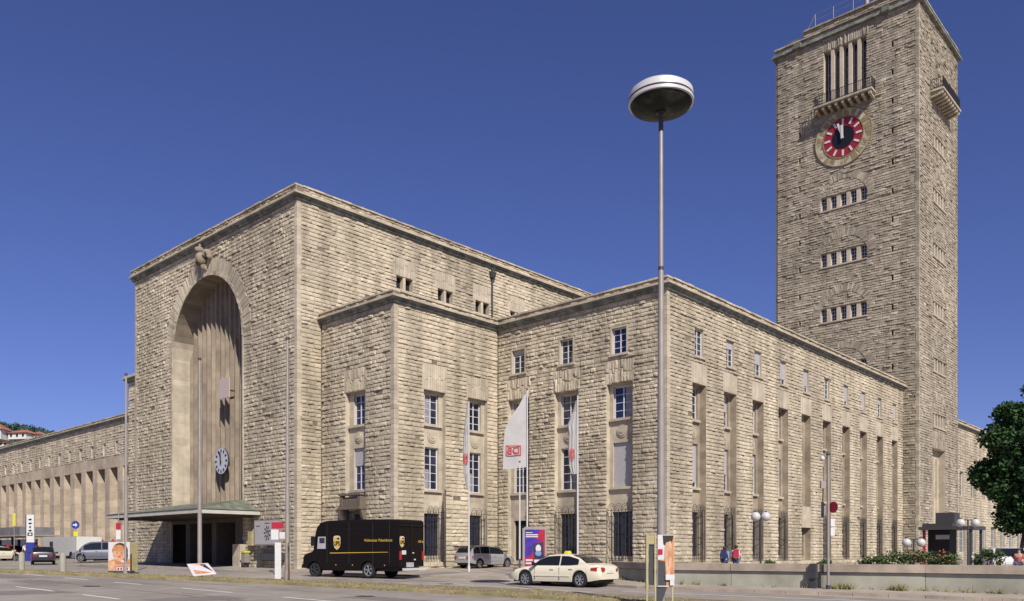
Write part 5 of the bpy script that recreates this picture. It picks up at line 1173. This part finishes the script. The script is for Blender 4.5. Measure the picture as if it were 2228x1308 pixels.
def car(name, label, cat, loc, rz, paint, L, W, deck, roof, wx, r=.32, cab=None, spokes=7, group=None, plate=True, sill=.24, taxi=False, estate=False, wtop=.74):
    t = thing_local(name, label, cat, loc, rz, group); b = MB(); h = W / 2
    xr, xf = deck[0][0], deck[-1][0]
    def wd(x):
        e = min(x - xr, xf - x); return h * (.84 + .16 * min(1, max(0, e) / .55) ** .5)
    def zb(x):
        z = sill + .10 * max(0, 1 - (xf - x) / .6) + .12 * max(0, 1 - (x - xr) / .7)
        for c in wx:
            d = abs(x - c); R2 = r + .06
            if d < R2: z = max(z, r + math.sqrt(R2 * R2 - d * d))
        return z
    xs = {p[0] for p in deck}
    for c in wx: xs.update(c + (r + .061) * math.cos(a * math.pi / 10) for a in range(11)); xs.update((c - r - .07, c + r + .07))
    for k in range(16): xs.add(xr + (xf - xr) * k / 15)
    xs = sorted(x for x in xs if xr <= x <= xf); secs = []
    for x in xs:
        w_ = wd(x); z0 = zb(x); zd = interp(deck, x); zs = zd - .07
        a = [(w_ * .94, z0), (w_ * .985, max(z0 + .02, min(zs - .1, .42))), (w_, max(z0 + .04, min(zs - .06, .60))), (w_ * .985, max(z0 + .06, zs - .03)), (w_ * .93, zs + .04), (w_ * .80, zd), (w_ * .4, zd + .025)]
        secs.append([(x, y, z) for y, z in a] + [(x, 0, zd + .03)] + [(x, -y, z) for y, z in reversed(a)])
    loft(b, secs, paint)
    b.box(xr + .25, xf - .25, -h * .8, h * .8, sill - .04, .5, 'black')
    # cabin
    xa, xb, xc, xd = roof['a'], roof['b'], roof['c'], roof['d']; H = roof['h']; rt = [(xa, 0), (xa + (xb - xa) * .5, .62), (xb, .93), ((xb + xc) / 2, 1.0), (xc, .95), (xc + (xd - xc) * .5, .66 if not estate else .6), (xd, 0)]
    xs2 = sorted({xa, xb, xc, xd} | {xa + (xd - xa) * k / 22 for k in range(23)}, reverse=True); secs = []
    rt = sorted(rt)
    def zr(x): zdk = interp(deck, x) - .02; f_ = interp(rt, x); return zdk + (H - zdk) * f_
    def wr(x, t_): # half width at relative height t_
        return wd(x) * (.93 - (.93 - wtop) * t_ ** 1.2)
    for x in sorted(xs2):
        zdk = interp(deck, x) - .03; zt_ = max(zdk + .005, zr(x)); f_ = (zt_ - zdk) / (H - zdk + 1e-6)
        a = [(wr(x, 0), zdk), (wr(x, f_ * .5), zdk + (zt_ - zdk) * .5), (wr(x, f_ * .88), zdk + (zt_ - zdk) * .88), (wr(x, f_) * .88, zdk + (zt_ - zdk) * .985)]
        secs.append([(x, y, z) for y, z in a] + [(x, 0, zt_ + .01)] + [(x, -y, z) for y, z in reversed(a)])
    loft(b, secs, paint); body = b.build('body', t, 38)
    # side glass in panes, each its own part
    panes = roof['panes']
    for sg in (1, -1):
        for x0, x1 in panes:
            g = MB(); n = 8
            lo, hi = [], []
            for i in range(n + 1):
                x = x0 + (x1 - x0) * i / n; zdk = interp(deck, x) + .015; zt_ = zr(x); zt2 = zdk + (zt_ - zdk) * .84
                zt2 = max(zdk + .01, zt2); f0 = (zdk + .02 - interp(deck, x) + .03) / (H - zdk); f1 = (zt2 - zdk) / (H - zdk + 1e-6)
                lo.append((x, sg * (wr(x, .02) + .006), zdk)); hi.append((x, sg * (wr(x, f1) + .008), zt2))
            for i in range(n): g.poly([lo[i], lo[i + 1], hi[i + 1], hi[i]], 'carglass')
            g.build('side_window', t)
    for nm, xA, xB in (('windscreen', xa, xb), ('rear_window', xd, xc)):
        g = MB(); n = 4; sgn = 1 if xA > xB else -1
        for i in range(n):
            q = []
            for k in (i, i + 1):
                f_ = .10 + .82 * k / n; x = xA + (xB - xA) * f_; q.append((x + .012 * sgn, zr(x) + .022, wr(x, (zr(x) - interp(deck, x)) / (H - interp(deck, x))) * .86))
            (x0, z0, y0), (x1, z1, y1) = q; g.poly([(x0, -y0, z0), (x0, y0, z0), (x1, y1, z1), (x1, -y1, z1)], 'carglass')
        g.build(nm, t)
    for x in wx:
        for sg in (1, -1): wheel(t, x, sg * (h - .12), r, .2, spokes)
    zt_ = interp(deck, xr + .05)
    for sg in (1, -1):
        g = MB(); zl = deck[1][1] - .13; e_ = .0 if not estate else .04
        hs2 = [(xr - .03, .52, -.05, .07), (xr - .025, .66, -.08, .10), (xr + .06, .80, -.08, .11), (xr + .18, .915, -.07, .11), (xr + .42 - e_ * 5, .985, -.02, .08)]
        for q0, q1 in zip(hs2[:-1], hs2[1:]):
            o_ = .014; g.poly([(q0[0] - o_, sg * (h * q0[1] + o_), zl + q0[2]), (q1[0] - o_ * .3, sg * (h * q1[1] + o_), zl + q1[2]), (q1[0] - o_ * .3, sg * (h * q1[1] + o_), zl + q1[3]), (q0[0] - o_, sg * (h * q0[1] + o_), zl + q0[3])], 'redlamp')
        g.build('taillight', t)
        g = MB(); g.hexa([(xf + .0, sg * .45, .58), (xf - .32, sg * (h * .96), .60), (xf - .34, sg * (h * .96), .74), (xf - .06, sg * .45, .70), (xf - .05, sg * .45, .58), (xf - .4, sg * (h * .85), .6), (xf - .42, sg * (h * .85), .74), (xf - .12, sg * .45, .70)], 'carglass'); g.build('headlight', t)
        g = MB(); xm = xa - .25; g.hexa([(xm, sg * (h * .95), zr(xa) + .02), (xm + .1, sg * (h * .95), zr(xa) + .02), (xm + .1, sg * (h + .2), zr(xa) + .06), (xm, sg * (h + .2), zr(xa) + .06), (xm, sg * (h * .95), zr(xa) + .12), (xm + .12, sg * (h * .95), zr(xa) + .12), (xm + .12, sg * (h + .2), zr(xa) + .19), (xm, sg * (h + .2), zr(xa) + .19)], 'black' if taxi else paint); g.build('mirror', t)
        for x0, x1 in panes[:2]:
            g = MB(); xm = min(x0, x1) + .25; zz = interp(deck, xm) - .17; g.box(xm, xm + .2, *sorted((sg * h * .975, sg * (h + .025))), zz, zz + .035, paint); g.build('door_handle', t)
        g = MB()
        for x0, x1 in panes[:2]: xm = max(x0, x1) + .04; g.box(xm - .006, xm + .006, *sorted((sg * h * .96, sg * (h + .003))), .34, interp(deck, xm) - .08, 'black')
        g.box(wx[0] + .5, wx[1] - .5, *sorted((sg * h * .97, sg * (h + .014))), .47, .53, paint); g.build('door_seam', t)
    g = MB(); g.box(xr - .025, xr + .02, -.27, .27, .62, .74, 'white'); g.build('number_plate', t)
    g = MB(); g.box(xf - .03, xf + .03, -.3, .3, .40, .56, 'black'); g.build('grille', t)
    return t
DK = [(-2.42, .62), (-2.38, .90), (-2.2, .985), (-1.75, 1.0), (-.9, .94), (.95, .93), (1.5, .87), (2.0, .77), (2.3, .64), (2.42, .52)]
tx = car('taxi', 'ivory saloon taxi with a yellow roof sign driving left', 'taxi', (-13.45, -3.05, .04), 96, 'taxi', 4.85, 1.82, DK, dict(a=1.05, b=.28, c=-.85, d=-1.78, h=1.44, panes=[(-.38, .86), (-1.36, -.44)]), (-1.43, 1.43), .335, taxi=True)
b = MB(); b.hexa([(-.38, -.16, 1.45), (-.18, -.16, 1.45), (-.18, .16, 1.45), (-.38, .16, 1.45), (-.35, -.13, 1.57), (-.21, -.13, 1.57), (-.21, .13, 1.57), (-.35, .13, 1.57)], 'yellow'); b.build('roof_sign', tx)
DE = [(-2.08, .5), (-2.05, .82), (-2.0, .95), (-1.2, .95), (.9, .90), (1.2, .86), (1.75, .76), (2.0, .62), (2.08, .48)]
car('estate_car', 'silver compact estate car parked by the pavilion wall behind the flagpole', 'car', (-3.35, 11.75, .5), 0, 'silver', 4.15, 1.70, DE, dict(a=1.25, b=.35, c=-1.55, d=-2.0, h=1.47, panes=[(-.28, .95), (-1.15, -.34), (-1.75, -1.22)]), (-1.25, 1.3), .30, estate=True, wtop=.80)
car('parked_car', 'black hatchback with large red rear lights between the two stone bollards', 'car', (-19.2, 44.7, .55), 72, 'dblack', 4.0, 1.68, DE, dict(a=1.25, b=.35, c=-1.3, d=-2.0, h=1.40, panes=[(-.28, .95), (-1.2, -.34)]), (-1.25, 1.3), .30, estate=True, wtop=.78, group='cars parked at the left end of the forecourt')
car('parked_car', 'dark blue car behind the right hand bollard', 'car', (-10.6, 57.0, .75), 60, 'dblue', 4.1, 1.7, DE, dict(a=1.25, b=.35, c=-1.3, d=-2.0, h=1.42, panes=[(-.28, .95), (-1.2, -.34)]), (-1.25, 1.3), .30, estate=True, group='cars parked at the left end of the forecourt')
car('parked_car', 'very dark green saloon behind the round blue arrow sign', 'car', (-10.9, 53.9, .72), 62, 'dgreen', 4.4, 1.75, DE, dict(a=1.25, b=.35, c=-1.3, d=-2.0, h=1.42, panes=[(-.28, .95), (-1.2, -.34)]), (-1.25, 1.3), .30, estate=True, group='cars parked at the left end of the forecourt')
car('parked_van', 'grey people carrier partly hidden by the child poster board', 'van', (-13.6, 48.2, .70), 152, 'dgrey', 4.3, 1.8, [(-2.1, .5), (-2.08, .9), (-2.0, 1.05), (-1, 1.05), (1.3, 1.0), (1.7, .92), (2.0, .72), (2.1, .5)], dict(a=1.6, b=.55, c=-1.7, d=-2.05, h=1.75, panes=[(-.2, 1.15), (-1.2, -.28), (-1.85, -1.28)]), (-1.3, 1.35), .32, estate=True, wtop=.82)
car('parked_car', 'red car at the left edge of the picture', 'car', (-16.0, 63.5, .75), 40, 'carred', 4.1, 1.7, DE, dict(a=1.25, b=.35, c=-1.3, d=-2.0, h=1.45, panes=[(-.28, .95), (-1.2, -.34)]), (-1.25, 1.3), .30, estate=True, group='cars parked at the left end of the forecourt')
car('parked_car', 'cream car half cut off at the left edge in front of the red one', 'car', (-18.6, 58.6, .70), 20, 'taxi', 4.3, 1.7, DE, dict(a=1.25, b=.35, c=-1.3, d=-2.0, h=1.35, panes=[(-.28, .95), (-1.2, -.34)]), (-1.25, 1.3), .30, estate=True, group='cars parked at the left end of the forecourt')
car('parked_car', 'white estate car behind the planted wall under the tree', 'car', (4.4, -16.4, .35), 25, 'white', 4.4, 1.75, DE, dict(a=1.25, b=.35, c=-1.55, d=-2.0, h=1.42, panes=[(-.28, .95), (-1.15, -.34), (-1.75, -1.22)]), (-1.25, 1.3), .30, estate=True)
car('parked_van', 'black van with a raised tailgate at the right edge of the picture', 'van', (9.4, -17.7, .3), 30, 'dblack', 4.6, 1.85, [(-2.1, .5), (-2.08, .9), (-2.0, 1.05), (-1, 1.05), (1.3, 1.0), (1.7, .92), (2.0, .72), (2.1, .5)], dict(a=1.6, b=.55, c=-1.8, d=-2.05, h=1.95, panes=[(-.2, 1.15), (-1.2, -.28), (-1.85, -1.28)]), (-1.3, 1.35), .33, estate=True, wtop=.86)
# dark brown delivery van
vt = thing_local('delivery_van', 'dark brown parcel delivery van with yellow shield emblems, seen from behind left', 'delivery van', (-14.85, 10.4, .18), 102.5)
b = MB(); hw_ = 1.05
prof_ = [(-3.9, .62), (-3.9, 2.95), (-3.82, 3.05), (-1.0, 3.10), (1.0, 3.06), (1.42, 2.95), (1.68, 2.70), (1.80, 2.35), (1.92, 1.55), (2.0, 1.40), (2.55, 1.25), (2.68, 1.1), (2.72, .55), (2.32, .45)]
def arch_pts(c, r_): return [(c + r_ * math.cos(a), max(.45, .42 + r_ * math.sin(a))) for a in [math.pi * k / 8 for k in range(9)]]
low = [(2.36, .45)] + arch_pts(1.9, .46) + [(1.42, .45), (-1.28, .45)] + arch_pts(-1.85, .50) + [(-2.37, .50), (-3.0, .58)]
poly = prof_ + low
for sg in (-1, 1):
    b.poly([(x, sg * (hw_ - (.10 if z > 3.0 else 0)), z) for x, z in poly], 'brown')
n = len(poly)
for i in range(n):
    (x0, z0), (x1, z1) = poly[i], poly[(i + 1) % n]; a0 = hw_ - (.10 if z0 > 3.0 else 0); a1 = hw_ - (.10 if z1 > 3.0 else 0)
    b.poly([(x0, -a0, z0), (x0, a0, z0), (x1, a1, z1), (x1, -a1, z1)], 'brown')
b.build('body', vt)
b = MB(); b.box(-3.75, 2.3, -.85, .85, .38, .6, 'black'); b.box(2.66, 2.85, -1.0, 1.0, .5, .72, 'black'); b.build('chassis', vt)
def vside(b, pts, m, e=.012, sg=1): b.poly([(x, sg * (hw_ + e), z) for x, z in pts], m)
b = MB(); vside(b, [(1.05, 1.55), (1.66, 1.55), (1.60, 2.2), (1.05, 2.2)], 'shutter'); vside(b, [(1.12, 1.85), (1.5, 1.85), (1.5, 2.14), (1.12, 2.14)], 'glass', .016); b.build('cab_window', vt)
b = MB(); b.poly([(1.93, -.9, 1.62), (1.93, .9, 1.62), (1.83, .85, 2.35), (1.83, -.85, 2.35)], 'carglass'); b.build('windscreen', vt)
def shield(nm, cx, cz, w_, h_, side):
    q = MB(); pts = [(-1, .75), (-.75, .95), (0, 1.0), (.75, .95), (1, .75), (1, -.2), (.7, -.7), (0, -1), (-.7, -.7), (-1, -.2)]
    f = (lambda a, z, e: (cx - a, hw_ + e, cz + z)) if side else (lambda a, z, e: (-3.9 - e, cx - a, cz + z))
    q.poly([f(a * w_, z * h_, .014) for a, z in pts], 'white'); q.poly([f(a * w_ * .86, z * h_ * .88, .018) for a, z in pts], 'ygold')
    q.poly([f(a * w_, z * h_, .022) for a, z in ((-.1, .62), (.78, .72), (.78, .50), (.3, .42))], 'brown')
    o = q.build('shield_emblem', vt); xd = (-1, 0, 0) if side else (0, -1, 0); org = (cx, hw_ + .024, cz - h_ * .12) if side else (-3.9 - .024, cx, cz - h_ * .12)
    cu = text_obj(None, 'UPS', h_ * .85, (0, 0, 0), (1, 0, 0), (0, 1, 0), 'brown', 'lettering', .002, .01, .8)
    x = Vector(xd); z_ = Vector((0, 0, 1)); nn = x.cross(z_); Mx = Matrix((x, z_, nn)).transposed().to_4x4(); Mx.translation = Vector(org); cu.data.transform(Mx); cu.parent = o
shield('a', .25, 1.62 + .25, .24, .38, True); shield('b', .82, 1.90, .19, .29, False)
def vtext(txt, size, org, xd, m, sx=1):
    cu = text_obj(None, txt, size, (0, 0, 0), (1, 0, 0), (0, 1, 0), m, 'lettering', .001, .0, sx)
    x = Vector(xd); z_ = Vector((0, 0, 1)); nn = x.cross(z_); Mx = Matrix((x, z_, nn)).transposed().to_4x4(); Mx.translation = Vector(org); cu.data.transform(Mx); cu.parent = vt
vtext('Weltweiter Paketdienst', .21, (-2.55, hw_ + .014, 1.98), (-1, 0, 0), 'ygold', .92); vtext('UPS.de', .17, (-3.914, -.78, 1.92), (0, -1, 0), 'ygold')
b = MB(); vside(b, [(.75, 1.30), (-3.2, 1.36), (-3.2, 1.38), (.75, 1.34)], 'ygold'); b.build('stripe', vt)
b = MB()
for z in (.9, 1.25, 2.6): vside(b, [(-3.85, z), (1.0, z), (1.0, z + .015), (-3.85, z + .015)], 'black', .006)
[vside(b, [(x_, .75), (x_ + .018, .75), (x_ + .018, 2.95), (x_, 2.95)], 'steeld', .007) for x_ in (.95, -.6, -2.2, -3.3)]; b.box(-3.93, -3.9, -.02, .02, .7, 2.95, 'black'); b.box(-3.96, -3.9, -1.02, 1.02, 2.72, 2.76, 'black'); b.build('panel_seam', vt)
for sg in (1, -1):
    b = MB(); b.box(-3.94, -3.9, *sorted((sg * .88, sg * 1.03)), .98, 1.42, 'redlamp'); b.build('taillight', vt)
    b = MB(); b.tube((2.70, sg * .75, .95), (2.74, sg * .75, .95), .12, .12, 'white', 12); b.build('headlight', vt)
    for x, rr in ((1.9, .40), (-1.85, .42)): wheel(vt, x, sg * .90, rr, .26, 5, 'steeld' if x > 0 else 'rim')
    b = MB(); b.box(1.75, 1.85, *sorted((sg * 1.1, sg * 1.35)), 1.7, 2.2, 'black'); b.build('mirror', vt)
b = MB(); b.box(-3.93, -3.902, -.15, .45, .60, .84, 'shutter'); b.build('number_plate', vt); b = MB(); b.box(-3.93, -3.902, .50, .82, 1.25, 1.46, 'white'); b.build('notice_plate', vt)
b = MB(); b.box(-4.1, -3.92, -1.0, .8, .42, .55, 'alu'); b.build('rear_step', vt)
b = MB(); b.box(-3.95, -3.9, -.15, -.05, 1.3, 1.36, 'alu'); b.box(-3.95, -3.9, -.3, -.2, .95, 1.02, 'alu'); b.build('door_handle', vt)
b = MB()
for x in (.3, -.85, -3.0): b.box(x, x + .06, hw_, hw_ + .015, .66, .72, 'orange')
b.build('side_reflector', vt)

# ------------------------------------------------------------------ people
def person(label, loc, rz, shirt, trous, H=1.7, pose=0, bag=None, group='people on the station plaza', hairm='hair'):
    t = thing_local('person', label, 'person', loc, rz, group); k = H / 1.72
    ar = .18 * pose
    J = {'pel': (0, 0, .95, .13), 'bel': (0, 0, 1.1, .125), 'che': (0, 0, 1.3, .145), 'nk': (.01, 0, 1.47, .055), 'hd0': (.02, 0, 1.56, .085), 'hd1': (.02, 0, 1.64, .09), 'hd2': (.015, 0, 1.69, .06)}
    for s_, n in ((1, 'l'), (-1, 'r')):
        J.update({'sh' + n: (0, s_ * .18, 1.40, .06), 'el' + n: (-.02 + s_ * ar, s_ * .25, 1.13, .042), 'wr' + n: (.08 + s_ * ar, s_ * .25, .90, .030), 'ha' + n: (.10 + s_ * ar, s_ * .25, .81, .032),
                  'hp' + n: (0, s_ * .09, .90, .095), 'kn' + n: (.03 - s_ * ar * 1.1, s_ * .10, .50, .062), 'an' + n: (-.02 - s_ * ar * 1.7, s_ * .10, .09, .042), 'to' + n: (.14 - s_ * ar * 1.7, s_ * .11, .035, .033)})
    E_ = [('pel', 'bel'), ('bel', 'che'), ('che', 'nk'), ('nk', 'hd0'), ('hd0', 'hd1'), ('hd1', 'hd2')]
    for n in 'lr': E_ += [('che', 'sh' + n), ('sh' + n, 'el' + n), ('el' + n, 'wr' + n), ('wr' + n, 'ha' + n), ('pel', 'hp' + n), ('hp' + n, 'kn' + n), ('kn' + n, 'an' + n), ('an' + n, 'to' + n)]
    def skin(name, names, edges, m, grow, root):
        me = bpy.data.meshes.new(name); idx = {n: i for i, n in enumerate(names)}
        me.from_pydata([tuple(c * k for c in J[n][:3]) for n in names], [(idx[a], idx[c]) for a, c in edges], []); me.materials.append(M[m])
        o = bpy.data.objects.new(name, me); COL.objects.link(o); o.parent = t
        md = o.modifiers.new('skin', 'SKIN')
        for i, n in enumerate(names):
            sv = me.skin_vertices[0].data[i]; sv.radius = ((J[n][3] + grow) * k, (J[n][3] * (1.25 if n in ('che', 'bel', 'pel') else 1) + grow) * k); sv.use_root = (n == root)
        ss_ = o.modifiers.new('sub', 'SUBSURF'); ss_.levels = 1; ss_.render_levels = 1; md.use_smooth_shade = True
        return o
    skin('body', list(J), E_, 'skin', 0, 'pel')
    sn = ['pel', 'bel', 'che', 'shl', 'shr', 'ell', 'elr']; skin('shirt', sn, [e for e in E_ if e[0] in sn and e[1] in sn], shirt, .015, 'bel')
    tn = ['pel', 'hpl', 'hpr', 'knl', 'knr', 'anl', 'anr']; skin('trousers', tn, [e for e in E_ if e[0] in tn and e[1] in tn], trous, .014, 'pel')
    hb = MB(); hb.sphere((-.012 * k, 0, 1.645 * k), .108 * k, hairm, 12, sz=1.0); hb.build('hair', t, 60)
    if bag: q = MB(); q.hexa([(-.34, -.15, 1.0), (-.14, -.15, 1.0), (-.14, .15, 1.0), (-.34, .15, 1.0), (-.30, -.13, 1.42), (-.14, -.13, 1.42), (-.14, .13, 1.42), (-.30, .13, 1.42)], bag); q.build('backpack', t)
    return t
person('person in a light blue shirt with a dark blue backpack walking behind the wall', (-3.1, -5.42, .28), 20, 'shirtb', 'jeans', 1.56, .8, 'dblue')
person('person in a white shirt with a red backpack walking beside the blue one', (-2.8, -5.9, .28), 30, 'shirtw', 'jeans', 1.62, -.7, 'pred')
person('person in a red top standing near the black van at the right', (2.6, -17.55, .28), 190, 'shirtr', 'jeans', 1.42, .3)
person('person in white standing behind the bollards at the far left', (-16.2, 58.6, .68), 100, 'shirtw', 'jeans', 1.68, .2)
person('person in dark red beside the totem sign', (-15.6, 57.6, .68), 80, 'pred', 'jeans', 1.7, .6)
